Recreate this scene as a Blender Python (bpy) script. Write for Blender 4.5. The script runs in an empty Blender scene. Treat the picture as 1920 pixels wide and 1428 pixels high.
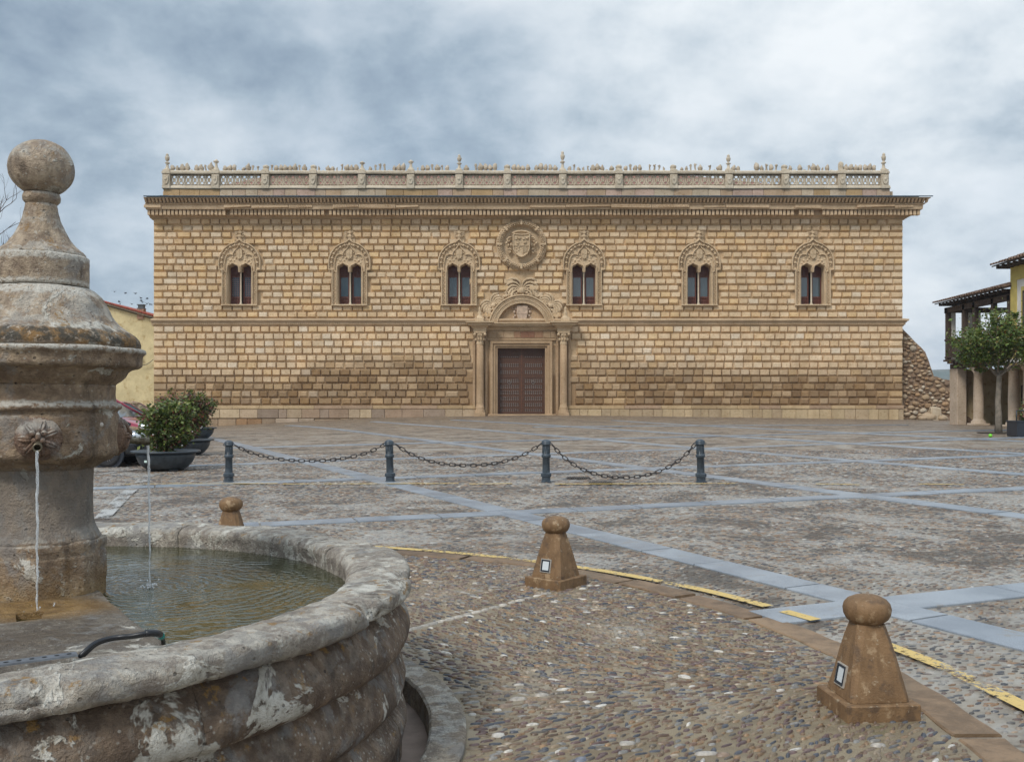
import bpy, math, random
import numpy as np
from mathutils import Vector, Matrix, noise as mn
random.seed(7); RNG = np.random.default_rng(7)
S = bpy.context.scene
COL = S.collection
PI = math.pi
R = math.radians
# ------------------------------------------------------------------ camera, sky, sun, exposure
F = 1800.0; H = 1.6; HOR = 755.0          # focal length in photo pixels, eye height, horizon row
cam_d = bpy.data.cameras.new('camera'); cam = bpy.data.objects.new('camera', cam_d); COL.objects.link(cam)
cam_d.sensor_width = 36; cam_d.lens = 36*F/1920; cam_d.shift_y = (HOR-714)/1920
cam_d.clip_end = 12000; cam_d.clip_start = .05
cam.location = (0, 0, H); cam.rotation_euler = (R(90), 0, 0)
S.camera = cam
S.view_settings.view_transform = 'Standard'; S.view_settings.look = 'None'
S.view_settings.gamma = 1; S.view_settings.use_curve_mapping = False
S.view_settings.exposure = 0.62
S.cycles.max_bounces = 6; S.cycles.diffuse_bounces = 3; S.cycles.glossy_bounces = 3; S.cycles.transmission_bounces = 4; S.cycles.transparent_max_bounces = 6; S.cycles.volume_bounces = 0
SUN_EL, SUN_AZ = 46, 215                  # azimuth clockwise from +Y: the sun is behind the camera's left shoulder
sl = bpy.data.lights.new('sun', 'SUN'); sl.energy = 1.5; sl.angle = R(16); sl.color = (1, .955, .88)
so = bpy.data.objects.new('sun', sl); COL.objects.link(so)
sd = Vector((math.sin(R(SUN_AZ))*math.cos(R(SUN_EL)), math.cos(R(SUN_AZ))*math.cos(R(SUN_EL)), math.sin(R(SUN_EL))))
so.rotation_euler = sd.to_track_quat('Z', 'Y').to_euler()

class NT:                                  # small node-tree helper
    def __init__(s, nt): s.t = nt; s.n = nt.nodes; s.l = nt.links
    def N(s, typ, ins=None, **kw):
        nd = s.n.new(typ)
        for k, v in kw.items(): setattr(nd, k, v)
        for k, v in (ins or {}).items():
            sock = nd.inputs[k]
            if isinstance(v, bpy.types.NodeSocket): s.l.new(v, sock)
            else:
                try: sock.default_value = v
                except Exception: sock.default_value = tuple(v)[:3] if not isinstance(v, float) else (v, v, v)
        return nd
    def math(s, op, a, b=None, c=None, clamp=False):
        d = {0: a}
        if b is not None: d[1] = b
        if c is not None: d[2] = c
        return s.N('ShaderNodeMath', d, operation=op, use_clamp=clamp).outputs[0]
    def vmath(s, op, a, b=None):
        d = {0: a}
        if b is not None: d[1] = b
        return s.N('ShaderNodeVectorMath', d, operation=op).outputs[0]
    def noise(s, vec, scale, detail=4, rough=.55, dist=0., out=0):
        return s.N('ShaderNodeTexNoise', {'Vector': vec, 'Scale': float(scale), 'Detail': float(min(detail, 5)), 'Roughness': float(rough), 'Distortion': float(dist)}).outputs[out]
    def ramp(s, fac, stops, interp='LINEAR'):
        nd = s.N('ShaderNodeValToRGB', {0: fac}); cr = nd.color_ramp; cr.interpolation = interp
        while len(cr.elements) > len(stops): cr.elements.remove(cr.elements[-1])
        while len(cr.elements) < len(stops): cr.elements.new(1)
        for e, (p, c) in zip(cr.elements, stops):
            e.position = p; e.color = (c, c, c, 1) if isinstance(c, (int, float)) else (*c[:3], 1)
        return nd.outputs[0]
    def mix(s, fac, a, b, blend='MIX'):
        nd = s.N('ShaderNodeMix', data_type='RGBA', blend_type=blend)
        for i, v in ((0, fac), (6, a), (7, b)):
            if isinstance(v, bpy.types.NodeSocket): s.l.new(v, nd.inputs[i])
            else: nd.inputs[i].default_value = v if i == 0 else ((*v[:3], 1) if not isinstance(v, (int, float)) else (v, v, v, 1))
        return nd.outputs[2]
    def smooth(s, x, lo, hi):
        return s.N('ShaderNodeMapRange', {0: x, 1: float(lo), 2: float(hi), 3: 0., 4: 1.}, interpolation_type='SMOOTHSTEP').outputs[0]

W = bpy.data.worlds.new('World'); S.world = W; W.use_nodes = True
w = NT(W.node_tree); w.n.clear()
skyt = w.N('ShaderNodeTexSky', sky_type='NISHITA', sun_disc=False, sun_elevation=R(SUN_EL), sun_rotation=R(SUN_AZ), air_density=1.0, dust_density=1.0, ozone_density=1.5)
tc = w.N('ShaderNodeTexCoord').outputs['Generated']
sx = w.N('ShaderNodeSeparateXYZ', {0: tc})
zc = w.math('MAXIMUM', sx.outputs[2], 0.0)
den = w.math('ADD', zc, .42)
pv = w.N('ShaderNodeCombineXYZ', {0: w.math('DIVIDE', sx.outputs[0], den), 1: w.math('DIVIDE', sx.outputs[1], den), 2: 0.37}).outputs[0]
n1 = w.noise(pv, 1.0, 5, .52, 0.)
n2 = w.N('ShaderNodeTexNoise', {'Vector': pv, 'Scale': 3.4, 'Detail': 10., 'Roughness': .60, 'Distortion': .08}).outputs[0]
n3 = w.noise(w.vmath('ADD', pv, (7.3, 2.1, 0)), .33, 3, .5)
# the dark bank of cloud that hangs over the left half of the palace
dk = w.vmath('SUBTRACT', w.vmath('NORMALIZE', tc), Vector((-.23, 1, .36)).normalized())
dk = w.vmath('MULTIPLY', dk, (1.25, 1., 2.6))
dkl = w.N('ShaderNodeVectorMath', {0: dk}, operation='LENGTH').outputs['Value']
bank = w.smooth(w.math('ADD', dkl, w.math('MULTIPLY', w.math('SUBTRACT', n1, .5), .9)), .50, .04)
cl = w.math('ADD', w.math('MULTIPLY', n1, .50), w.math('MULTIPLY', n2, .50))
cl = w.math('SUBTRACT', cl, w.math('MULTIPLY', bank, .105))
cl = w.math('ADD', cl, w.math('MULTIPLY', w.smooth(zc, .20, .0), .06))
ccol = w.ramp(cl, [(.35, (.165, .225, .305)), (.41, (.215, .285, .37)), (.465, (.32, .40, .48)), (.515, (.46, .535, .605)), (.57, (.62, .68, .73)), (.63, (.76, .80, .83))])
# thin breaks where blue shows through
brk = w.smooth(w.math('ADD', n3, w.math('MULTIPLY', n2, .35)), .60, .78)
skyc = w.mix(1., skyt.outputs[0], (.09, .09, .09), 'MULTIPLY')
tot = w.mix(w.math('MULTIPLY', brk, .25), ccol, skyc)
# an overcast sky is brighter overhead than at its foot
up = w.math('ADD', 1.0, w.math('MULTIPLY', w.smooth(sx.outputs[2], .38, .95), .9))
tot = w.mix(1., tot, w.N('ShaderNodeCombineXYZ', {0: up, 1: up, 2: up}).outputs[0], 'MULTIPLY')
bg = w.N('ShaderNodeBackground', {'Color': tot, 'Strength': .8})
w.N('ShaderNodeOutputWorld', {'Surface': bg.outputs[0]})

# ------------------------------------------------------------------ helpers
def gz0(x, y):
    x = np.clip(x, -45, 45); yy = np.clip(y, -12, 80)
    return .01*yy + .007*x
FOOT = np.array([(-24, -.62), (-20.8, -.55), (-13.4, -.20), (-8.2, -.02), (-2.2, .03), (1.5, .08), (10.8, -.09), (27, -.42), (31, -.50)])
def gz(x, y):                              # height of the plaza
    b = np.interp(x, FOOT[:, 0], FOOT[:, 1])
    t = np.clip((y-30)/34., 0, 1); t = t*t*(3-2*t)
    far = np.clip((y-95)/260., 0, 1)
    return gz0(x, y) + b*t - 26*far*far*(3-2*far)
def gp(px, py):                            # ground point seen at a photo pixel
    Y = F*H/(py - (HOR-18-.007*(px-960)))
    return ((px-960)*Y/F, Y)
def tag(o, label=None, cat=None, group=None, kind=None):
    if label: o['label'] = label
    if cat: o['category'] = cat
    if group: o['group'] = group
    if kind: o['kind'] = kind
    return o
def link(o, parent=None):
    COL.objects.link(o)
    if parent: o.parent = parent
    return o
def empty(name, loc=(0, 0, 0), rz=0, parent=None):
    o = bpy.data.objects.new(name, None); o.location = loc; o.rotation_euler = (0, 0, rz); o.empty_display_size = .3
    return link(o, parent)
def copy_tree(o, parent=None):
    c = o.copy(); link(c)
    if parent: c.parent = parent
    for ch in list(o.children): copy_tree(ch, c)
    return c
def npmesh(name, V, Fq, mat, parent=None, smooth=True, col=None):
    """V (n,3); Fq list of (m,k) index arrays"""
    me = bpy.data.meshes.new(name)
    me.vertices.add(len(V)); me.vertices.foreach_set('co', np.asarray(V, np.float32).ravel())
    tot = sum(a.size for a in Fq); npoly = sum(len(a) for a in Fq)
    me.loops.add(tot); me.loops.foreach_set('vertex_index', np.concatenate([a.ravel() for a in Fq]).astype(np.int32))
    me.polygons.add(npoly)
    sizes = np.concatenate([np.full(len(a), a.shape[1]) for a in Fq])
    st = np.concatenate([[0], np.cumsum(sizes)[:-1]])
    me.polygons.foreach_set('loop_start', st.astype(np.int32))
    me.polygons.foreach_set('use_smooth', np.full(npoly, smooth))
    if col is not None:
        a = me.color_attributes.new('Col', 'FLOAT_COLOR', 'POINT')
        a.data.foreach_set('color', np.concatenate([col, np.ones((len(col), 1))], 1).astype(np.float32).ravel())
    me.update(calc_edges=True); me.materials.append(mat)
    return link(bpy.data.objects.new(name, me), parent)

class MB:
    def __init__(s): s.v = []; s.f = []; s.sm = []; s.c = []; s.col = None
    def add(s, vs, fs, smooth=False):
        b = len(s.v); s.v += [tuple(p) for p in vs]; s.f += [[i+b for i in f] for f in fs]; s.sm += [smooth]*len(fs)
        s.c += [s.col or (1, 1, 1)]*len(vs)
        return s
    def box(s, x0, x1, y0, y1, z0, z1, M=None):
        vs = [(x, y, z) for x in (x0, x1) for y in (y0, y1) for z in (z0, z1)]
        if M is not None: vs = [tuple(M @ Vector(p)) for p in vs]
        return s.add(vs, [(0, 1, 3, 2), (4, 6, 7, 5), (0, 4, 5, 1), (2, 3, 7, 6), (0, 2, 6, 4), (1, 5, 7, 3)])
    def bbox(s, x0, x1, y0, y1, z0, z1, b=.01, M=None):     # box with chamfered edges
        xs, ys, zs = (x0, x1), (y0, y1), (z0, z1); vs = []; idx = {}
        for i in (0, 1):
            for j in (0, 1):
                for k in (0, 1):
                    sx_, sy_, sz_ = (1-2*i), (1-2*j), (1-2*k)
                    for a in range(3):
                        p = [xs[i]+b*sx_, ys[j]+b*sy_, zs[k]+b*sz_]; p[a] = (xs[i], ys[j], zs[k])[a]
                        idx[(i, j, k, a)] = len(vs); vs.append(tuple(p))
        fs = []
        for i in (0, 1): fs.append([idx[(i, 0, 0, 0)], idx[(i, 1, 0, 0)], idx[(i, 1, 1, 0)], idx[(i, 0, 1, 0)]])
        for j in (0, 1): fs.append([idx[(0, j, 0, 1)], idx[(1, j, 0, 1)], idx[(1, j, 1, 1)], idx[(0, j, 1, 1)]])
        for k in (0, 1): fs.append([idx[(0, 0, k, 2)], idx[(1, 0, k, 2)], idx[(1, 1, k, 2)], idx[(0, 1, k, 2)]])
        for j in (0, 1):
            for k in (0, 1): fs.append([idx[(0, j, k, 1)], idx[(1, j, k, 1)], idx[(1, j, k, 2)], idx[(0, j, k, 2)]])
        for i in (0, 1):
            for k in (0, 1): fs.append([idx[(i, 0, k, 0)], idx[(i, 1, k, 0)], idx[(i, 1, k, 2)], idx[(i, 0, k, 2)]])
        for i in (0, 1):
            for j in (0, 1): fs.append([idx[(i, j, 0, 0)], idx[(i, j, 1, 0)], idx[(i, j, 1, 1)], idx[(i, j, 0, 1)]])
        for i in (0, 1):
            for j in (0, 1):
                for k in (0, 1): fs.append([idx[(i, j, k, a)] for a in range(3)])
        if M is not None: vs = [tuple(M @ Vector(p)) for p in vs]
        return s.add(vs, fs)
    def prism(s, poly, y0, y1, smooth=False):               # polygon in (x, z), extruded along y
        n = len(poly); vs = [(x, y0, z) for x, z in poly]+[(x, y1, z) for x, z in poly]
        return s.add(vs, [list(range(n)), list(range(2*n-1, n-1, -1))]+[(i, (i+1) % n, n+(i+1) % n, n+i) for i in range(n)], smooth)
    def lathe(s, prof, n=32, c=(0, 0, 0), a0=0., a1=2*PI, phase=0., smooth=True, M=None, cap=True):
        full = abs(a1-a0-2*PI) < 1e-6; m = n if full else n+1; vs = []
        for i in range(m):
            a = a0+(a1-a0)*i/n+phase
            for r, z in prof: vs.append((c[0]+r*math.cos(a), c[1]+r*math.sin(a), c[2]+z))
        k = len(prof); fs = []
        for i in range(n):
            j = (i+1) % m
            for q in range(k-1): fs.append((i*k+q, j*k+q, j*k+q+1, i*k+q+1))
        if M is not None: vs = [tuple(M @ Vector(p)) for p in vs]
        s.add(vs, fs, smooth)
        if full and cap:
            for q in (0, k-1):
                if prof[q][0] > 1e-4:
                    b = len(s.v)-m*k; s.f.append([b+i*k+q for i in range(m)]); s.sm.append(False)
        return s
    def sphere(s, c, r, n=12, m=8, sc=(1, 1, 1)):
        prof = [(r*math.sin(PI*i/m)*1.0, -r*math.cos(PI*i/m)) for i in range(m+1)]
        prof[0] = (1e-5, -r); prof[-1] = (1e-5, r)
        M = Matrix.Translation(c) @ Matrix.Diagonal((*sc, 1))
        return s.lathe(prof, n, M=M)
    def tube(s, pts, r, n=8, smooth=True, cap=True, closed=False):
        pts = [Vector(p) for p in pts]; k = len(pts)
        rs = r if isinstance(r, (list, tuple)) else [r]*k
        vs = []; up = None
        for i, p in enumerate(pts):
            d = (pts[(i+1) % k]-pts[(i-1) % k]) if closed else (pts[min(i+1, k-1)]-pts[max(i-1, 0)])
            d.normalize()
            if up is None:
                up = Vector((0, 0, 1)) if abs(d.z) < .9 else Vector((1, 0, 0))
            u = d.cross(up).normalized(); v = u.cross(d).normalized(); up = v
            for j in range(n):
                a = 2*PI*j/n; vs.append(p+(u*math.cos(a)+v*math.sin(a))*rs[i])
        fs = []
        for i in range(k if closed else k-1):
            i2 = (i+1) % k
            for j in range(n): fs.append((i*n+j, i*n+(j+1) % n, i2*n+(j+1) % n, i2*n+j))
        if cap and not closed: fs += [list(range(n))[::-1], [(k-1)*n+j for j in range(n)]]
        return s.add(vs, fs, smooth)
    def sweep(s, path, prof, closed=False, smooth=False):   # path in (x,z); prof = [(offset along left normal, y)]
        k = len(path); m = len(prof); vs = []
        for i in range(k):
            a = path[(i-1) % k] if closed or i > 0 else path[i]; b = path[(i+1) % k] if closed or i < k-1 else path[i]
            def nrm(p, q):
                dx, dz = q[0]-p[0], q[1]-p[1]; L = math.hypot(dx, dz) or 1; return (-dz/L, dx/L)
            if (closed or 0 < i < k-1):
                n1_, n2_ = nrm(a, path[i]), nrm(path[i], b); nx, nz = n1_[0]+n2_[0], n1_[1]+n2_[1]; L = math.hypot(nx, nz) or 1; nx /= L; nz /= L
                cs = max(.45, nx*n1_[0]+nz*n1_[1]); nx /= cs; nz /= cs
            else: nx, nz = nrm(a, b)
            for o, y in prof: vs.append((path[i][0]+nx*o, y, path[i][1]+nz*o))
        fs = []
        for i in range(k if closed else k-1):
            j = (i+1) % k
            for q in range(m-1): fs.append((i*m+q, j*m+q, j*m+q+1, i*m+q+1))
        if not closed: fs += [list(range(m)), [(k-1)*m+q for q in range(m)][::-1]]
        return s.add(vs, fs, smooth)
    def jitter(s, amp, scale, off=0):
        out = []
        for p in s.v:
            q = Vector(p)*scale+Vector((off, off*.7, off*1.3))
            d = mn.noise_vector(q)+.5*mn.noise_vector(q*2.3)
            out.append((p[0]+d.x*amp, p[1]+d.y*amp, p[2]+d.z*amp))
        s.v = out; return s
    def obj(s, name, mat, parent=None, loc=None):
        me = bpy.data.meshes.new(name); me.from_pydata(s.v, [], s.f)
        me.polygons.foreach_set('use_smooth', s.sm)
        if s.col is not None or any(c != (1, 1, 1) for c in s.c[:1]):
            a = me.color_attributes.new('Col', 'FLOAT_COLOR', 'POINT')
            a.data.foreach_set('color', np.array([(*c, 1) for c in s.c], np.float32).ravel())
        me.materials.append(mat); me.update()
        o = link(bpy.data.objects.new(name, me), parent)
        if loc: o.location = loc
        return o
def fixn(o):                                # consistent outward normals
    import bmesh
    bm = bmesh.new(); bm.from_mesh(o.data); bmesh.ops.recalc_face_normals(bm, faces=bm.faces); bm.to_mesh(o.data); bm.free(); return o

# ------------------------------------------------------------------ materials
def new_mat(name):
    m = bpy.data.materials.new(name); m.use_nodes = True; t = NT(m.node_tree); t.n.clear(); return m, t
def finish(t, col, rough=.8, bump=None, bstr=.3, bdist=.02, **kw):
    ins = {'Base Color': col, 'Roughness': rough}; ins.update(kw)
    for k, v in list(ins.items()):
        if k == 'Base Color' and not isinstance(v, bpy.types.NodeSocket): ins[k] = (*v[:3], 1)
    p = t.N('ShaderNodeBsdfPrincipled', ins)
    if bump is not None:
        b = t.N('ShaderNodeBump', {'Height': bump, 'Strength': bstr, 'Distance': bdist}); t.l.new(b.outputs[0], p.inputs['Normal'])
    t.N('ShaderNodeOutputMaterial', {'Surface': p.outputs[0]}); return p
def simple(name, col, rough=.6, var=.15, vs=6., bstr=.15, bscale=60., **kw):
    m, t = new_mat(name); P = t.N('ShaderNodeNewGeometry').outputs['Position']
    a = t.noise(P, vs, 5, .6); c = t.mix(t.smooth(a, .3, .7), tuple(x*(1-var) for x in col), tuple(min(1, x*(1+var)) for x in col))
    finish(t, c, rough, t.noise(P, bscale, 3), bstr, .004, **kw); return m

# facade stone: colour comes block by block from the mesh, the shader adds grain and weathering
def facade_mat(name, tint=(1, 1, 1), attr=True, base=(.52, .39, .25), bscale=1., bs=.5, damp=None):
    m, t = new_mat(name); P = t.N('ShaderNodeNewGeometry').outputs['Position']
    a = t.noise(P, 1.1, 6, .62); b = t.noise(P, 7.5*bscale, 6, .65); c = t.noise(P, 36*bscale, 4, .6)
    col = t.N('ShaderNodeVertexColor', layer_name='Col').outputs[0] if attr else base
    col = t.mix(1., col, tint, 'MULTIPLY')
    col = t.mix(t.smooth(a, .35, .7), t.mix(1., col, (.86, .84, .80), 'MULTIPLY'), t.mix(1., col, (1.06, 1.05, 1.03), 'MULTIPLY'))
    col = t.mix(t.smooth(b, .52, .72), col, t.mix(1., col, (.70, .60, .48), 'MULTIPLY'))
    col = t.mix(t.smooth(b, .44, .30), col, t.mix(1., col, (1.12, 1.11, 1.10), 'MULTIPLY'))
    st_ = t.noise(t.vmath('MULTIPLY', P, (1.5, 1.5, .22)), 1., 5, .65); col = t.mix(t.math('MULTIPLY', t.smooth(st_, .52, .68), .24), col, t.mix(1., col, (.66, .54, .42), 'MULTIPLY'))
    if damp:                                  # ragged brown damp band at the foot of the wall
        zz = t.N('ShaderNodeSeparateXYZ', {0: P}).outputs[2]; dn_ = t.noise(P, .45, 5, .6)
        col = t.mix(t.math('MULTIPLY', t.smooth(t.math('ADD', zz, t.math('MULTIPLY', t.math('SUBTRACT', dn_, .5), 3.2)), damp+.35, damp-.45), .75), col, t.mix(b, (.17, .095, .045), (.31, .19, .09)))
    h = t.math('ADD', b, t.math('MULTIPLY', c, .5))
    finish(t, col, .9, h, bs, .05); return m
M_BLOCK = facade_mat('block_stone')
M_WALL = facade_mat('wall_bed_stone', attr=False, base=(.60, .44, .275), damp=3.9)
M_CARVE = facade_mat('carved_stone', attr=False, base=(.63, .485, .325), bscale=1.6, bs=.9)
M_CORN = facade_mat('cornice_stone', attr=False, base=(.58, .435, .29), bscale=1.2, bs=.7)
M_PALE = facade_mat('balustrade_stone', attr=False, base=(.60, .525, .42), bscale=1.5, bs=.8)
M_DARKST = facade_mat('portal_stone', attr=False, base=(.45, .315, .195), bscale=1.3, bs=.7)
M_LEAD = simple('lead_flashing', (.045, .075, .105), .35, .2, 3)
M_DOOR = simple('dark_wood', (.085, .036, .018), .55, .35, 14, .4, 40)
M_WOODR = simple('red_wood', (.115, .035, .020), .5, .25, 12, .3, 60)
M_IRONST = simple('iron_stud', (.25, .22, .20), .45, .2, 20, Metallic=.6)
m, t = new_mat('window_glass'); P = t.N('ShaderNodeNewGeometry').outputs['Position']
finish(t, t.mix(t.noise(P, 1.5), (.018, .036, .045), (.035, .06, .07)), .06, t.noise(P, 2.5, 2), .08, .02, IOR=1.9); M_GLASS = m
m, t = new_mat('roof_tiles'); P = t.N('ShaderNodeNewGeometry').outputs['Position']
finish(t, t.mix(t.smooth(t.noise(P, 2.2, 6, .7), .3, .7), (.13, .075, .05), (.33, .215, .15)), .85, t.noise(P, 12, 4), .5, .05); M_TILE = m

# weathered fountain stone
def fountain_mat(name, base1, base2, lich=.5, moss=True, wet=False, scale=1., bands=(), crust=.5):
    m, t = new_mat(name); g = t.N('ShaderNodeNewGeometry'); P = g.outputs['Position']
    n = t.noise(P, 2.6*scale, 7, .62, .3); f = t.noise(P, 16*scale, 7, .7, .2); g2 = t.noise(P, 90*scale, 4, .65); g3 = t.noise(P, 240*scale, 2, .6)
    st = t.noise(t.vmath('MULTIPLY', P, (3.5, 3.5, .7)), 2.2*scale, 6, .65)
    col = t.mix(t.smooth(n, .34, .66), base1, base2)
    col = t.mix(t.smooth(f, .38, .68), t.mix(1., col, (.66, .62, .60), 'MULTIPLY'), t.mix(1., col, (1.22, 1.2, 1.15), 'MULTIPLY'))
    # run-off stains
    col = t.mix(t.math('MULTIPLY', t.smooth(st, .54, .72), .72), col, (.060, .046, .034))
    # grey crust and white lime / lichen scabs
    vp = t.noise(t.vmath('ADD', P, (3.1, 9.2, 4.4)), 3.4*scale, 8, .68, .5)
    gp_ = t.noise(t.vmath('ADD', P, (13.1, 2.2, 7.4)), 4.2*scale, 7, .66, .3)
    col = t.mix(t.math('MULTIPLY', t.smooth(gp_, .53, .62), .5), col, t.mix(g2, (.20, .20, .20), (.34, .34, .33)))
    lm = t.math('MULTIPLY', t.smooth(vp, .635-.09*lich, .665-.09*lich), t.smooth(f, .30, .45))
    col = t.mix(t.math('MULTIPLY', lm, .88), col, t.mix(t.smooth(f, .35, .65), (.42, .38, .31), (.68, .65, .58)))
    # speckles and pits
    vo = t.N('ShaderNodeTexVoronoi', {'Vector': P, 'Scale': 38.*scale, 'Randomness': 1.}); sp = vo.outputs['Distance']
    spm = t.math('MULTIPLY', t.smooth(sp, .26, .12), t.smooth(n, .40, .6))
    col = t.mix(t.math('MULTIPLY', spm, .55), col, (.56, .54, .48))
    pit = t.math('MULTIPLY', t.smooth(t.N('ShaderNodeTexVoronoi', {'Vector': t.vmath('ADD', P, (5, 5, 5)), 'Scale': 24.*scale}).outputs['Distance'], .20, .08), t.smooth(f, .45, .6))
    col = t.mix(t.math('MULTIPLY', pit, .7), col, (.035, .03, .026))
    if moss:
        ms = t.noise(t.vmath('ADD', P, (1., 5., 2.)), 11*scale, 6, .7)
        up = t.N('ShaderNodeSeparateXYZ', {0: g.outputs['Normal']}).outputs[2]
        col = t.mix(t.math('MULTIPLY', t.math('MULTIPLY', t.smooth(ms, .58, .64), t.smooth(up, .1, .6)), .8), col, (.30, .165, .045))
    # pale crust that settles on ledges and tops
    upn = t.N('ShaderNodeSeparateXYZ', {0: g.outputs['Normal']}).outputs[2]; cru = t.noise(t.vmath('ADD', P, (4., 1., 8.)), 7*scale, 5, .7, .4)
    if not wet: col = t.mix(t.math('MULTIPLY', t.math('MULTIPLY', t.smooth(cru, .49, .54), t.smooth(upn, .12, .45)), crust), col, t.mix(t.smooth(f, .35, .65), (.40, .38, .34), (.66, .62, .54)))
    zz = t.N('ShaderNodeSeparateXYZ', {0: P}).outputs[2]; sp2 = t.noise(P, 42, 4, .7)
    for kind, z0, z1 in bands:                # crust and moss that grow along particular ledges
        zn = t.math('ADD', zz, t.math('MULTIPLY', t.math('SUBTRACT', f, .5), .05)); mk = t.math('MULTIPLY', t.smooth(zn, z0-.012, z0+.004), t.smooth(zn, z1+.012, z1-.004))
        if kind == 'w': col = t.mix(t.math('MULTIPLY', t.math('MULTIPLY', mk, t.smooth(sp2, .36, .5)), .85), col, t.mix(sp2, (.42, .39, .34), (.74, .70, .62)))
        else: col = t.mix(t.math('MULTIPLY', t.math('MULTIPLY', mk, t.smooth(sp2, .34, .46)), .85), col, t.mix(t.smooth(f, .42, .6), (.045, .038, .025), (.24, .12, .025)))
    h = t.math('ADD', t.math('MULTIPLY', f, 1.), t.math('ADD', t.math('MULTIPLY', g2, .6), t.math('MULTIPLY', lm, .25)))
    h = t.math('SUBTRACT', t.math('ADD', h, t.math('MULTIPLY', g3, .12)), t.math('MULTIPLY', pit, .5))
    rg = .32 if wet else .82
    finish(t, col, rg, h, 1., .024); return m
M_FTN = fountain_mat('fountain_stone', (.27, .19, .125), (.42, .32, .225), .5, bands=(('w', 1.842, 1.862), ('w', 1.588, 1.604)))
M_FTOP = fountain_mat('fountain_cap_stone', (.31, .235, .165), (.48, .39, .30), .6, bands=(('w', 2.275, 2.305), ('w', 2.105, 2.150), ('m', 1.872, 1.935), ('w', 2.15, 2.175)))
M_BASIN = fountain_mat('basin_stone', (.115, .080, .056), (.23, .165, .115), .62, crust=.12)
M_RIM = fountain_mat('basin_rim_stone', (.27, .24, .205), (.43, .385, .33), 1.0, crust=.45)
M_SLAB = fountain_mat('wet_slab_stone', (.10, .072, .045), (.19, .165, .135), .15, False, True)
# ------------------------------------------------------------------ ground
FC = (-2.58, 4.40)                          # centre of the fountain basin
def paving_mat(name, ma, mb, pal, far=True, grey=.5, wetb=0.):
    """ma, mb: mortar colours. Where no modelled cobbles lie (far off) the shader's own cell pattern shows"""
    m, t = new_mat(name); P = t.N('ShaderNodeNewGeometry').outputs['Position']
    n = t.noise(P, .55, 6, .62, .4); f = t.noise(P, 5, 6, .65); g = t.noise(P, 60, 4, .7)
    pt = t.noise(t.vmath('MULTIPLY', P, (1., 1., 1)), .9, 5, .75, .8)
    col = t.mix(t.smooth(n, .36, .64), ma, mb)
    col = t.mix(t.smooth(f, .40, .62), t.mix(1., col, (.74, .72, .70), 'MULTIPLY'), col)
    if far:
        pv_ = t.vmath('MULTIPLY', P, (11., 17., 0.))
        vo = t.N('ShaderNodeTexVoronoi', {'Vector': pv_, 'Scale': 1., 'Randomness': 1.})
        cc = t.N('ShaderNodeSeparateColor', {0: vo.outputs['Color']})
        pc = t.ramp(cc.outputs[0], [(i/len(pal), c) for i, c in enumerate(pal)], 'CONSTANT')
        dist = t.smooth(t.N('ShaderNodeSeparateXYZ', {0: P}).outputs[1], 22., 26.)
        msk = t.math('MULTIPLY', t.smooth(vo.outputs['Distance'], .50, .38), dist)
        col = t.mix(t.math('MULTIPLY', msk, .9), col, pc)
        cl_ = t.noise(t.vmath('MULTIPLY', P, (1.6, 2.2, 1)), 2.6, 6, .75); col = t.mix(t.math('MULTIPLY', dist, .85), col, t.mix(t.smooth(cl_, .40, .60), t.mix(1., col, (.62, .52, .44), 'MULTIPLY'), t.mix(1., col, (1.25, 1.16, 1.05), 'MULTIPLY')))
        # sheets of worn pale mortar and damp dark streaks
        col = t.mix(t.math('MULTIPLY', t.math('MULTIPLY', t.smooth(pt, .50, .60), .55), t.smooth(t.N('ShaderNodeSeparateXYZ', {0: P}).outputs[1], 52., 22.)), col, (.37, .355, .325))
        col = t.mix(t.math('MULTIPLY', t.smooth(pt, .46, .39), .75), col, (.065, .052, .04))
        h = t.math('ADD', t.math('MULTIPLY', msk, .8), t.math('MULTIPLY', g, .5))
    else:
        col = t.mix(t.math('MULTIPLY', t.smooth(pt, .56, .66), .5), col, (.37, .34, .29))
        col = t.mix(t.math('MULTIPLY', t.smooth(t.noise(P, 1.6, 6, .7), .62, .70), .6), col, (.10, .105, .04))
        h = t.math('ADD', g, f)
    rgh = t.math('ADD', t.math('MULTIPLY', t.smooth(pt, .35, .6), -.30), .74-wetb)
    finish(t, col, rgh, h, .7, .015); return m
PAL_FAR = [(.15, .09, .055), (.24, .155, .09), (.085, .070, .06), (.30, .205, .125), (.18, .14, .11), (.12, .07, .05), (.38, .31, .24), (.20, .115, .06)]
M_PLAZA = paving_mat('cobbled_mortar', (.215, .178, .138), (.305, .27, .222), PAL_FAR)
M_APRON = paving_mat('apron_mortar', (.235, .18, .108), (.30, .245, .17), PAL_FAR, False)
m, t = new_mat('cobble_stone'); P = t.N('ShaderNodeNewGeometry').outputs['Position']
c = t.N('ShaderNodeVertexColor', layer_name='Col').outputs[0]; pa = t.noise(P, .9, 5, .65, .5); c = t.mix(t.math('MULTIPLY', t.smooth(pa, .50, .64), .35), c, (.33, .28, .215))
g = t.noise(P, 45, 5, .65)
c = t.mix(t.smooth(g, .3, .7), t.mix(1., c, (.72, .72, .74), 'MULTIPLY'), t.mix(1., c, (1.22, 1.2, 1.18), 'MULTIPLY'))
finish(t, c, t.math('ADD', t.math('MULTIPLY', t.noise(P, 6, 3), .5), .16), t.noise(P, 150, 3), .3, .004); M_COB = m
m, t = new_mat('plaza_cobble_stone'); P = t.N('ShaderNodeNewGeometry').outputs['Position']
c = t.N('ShaderNodeVertexColor', layer_name='Col').outputs[0]; g = t.noise(P, 45, 5, .65)
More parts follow.
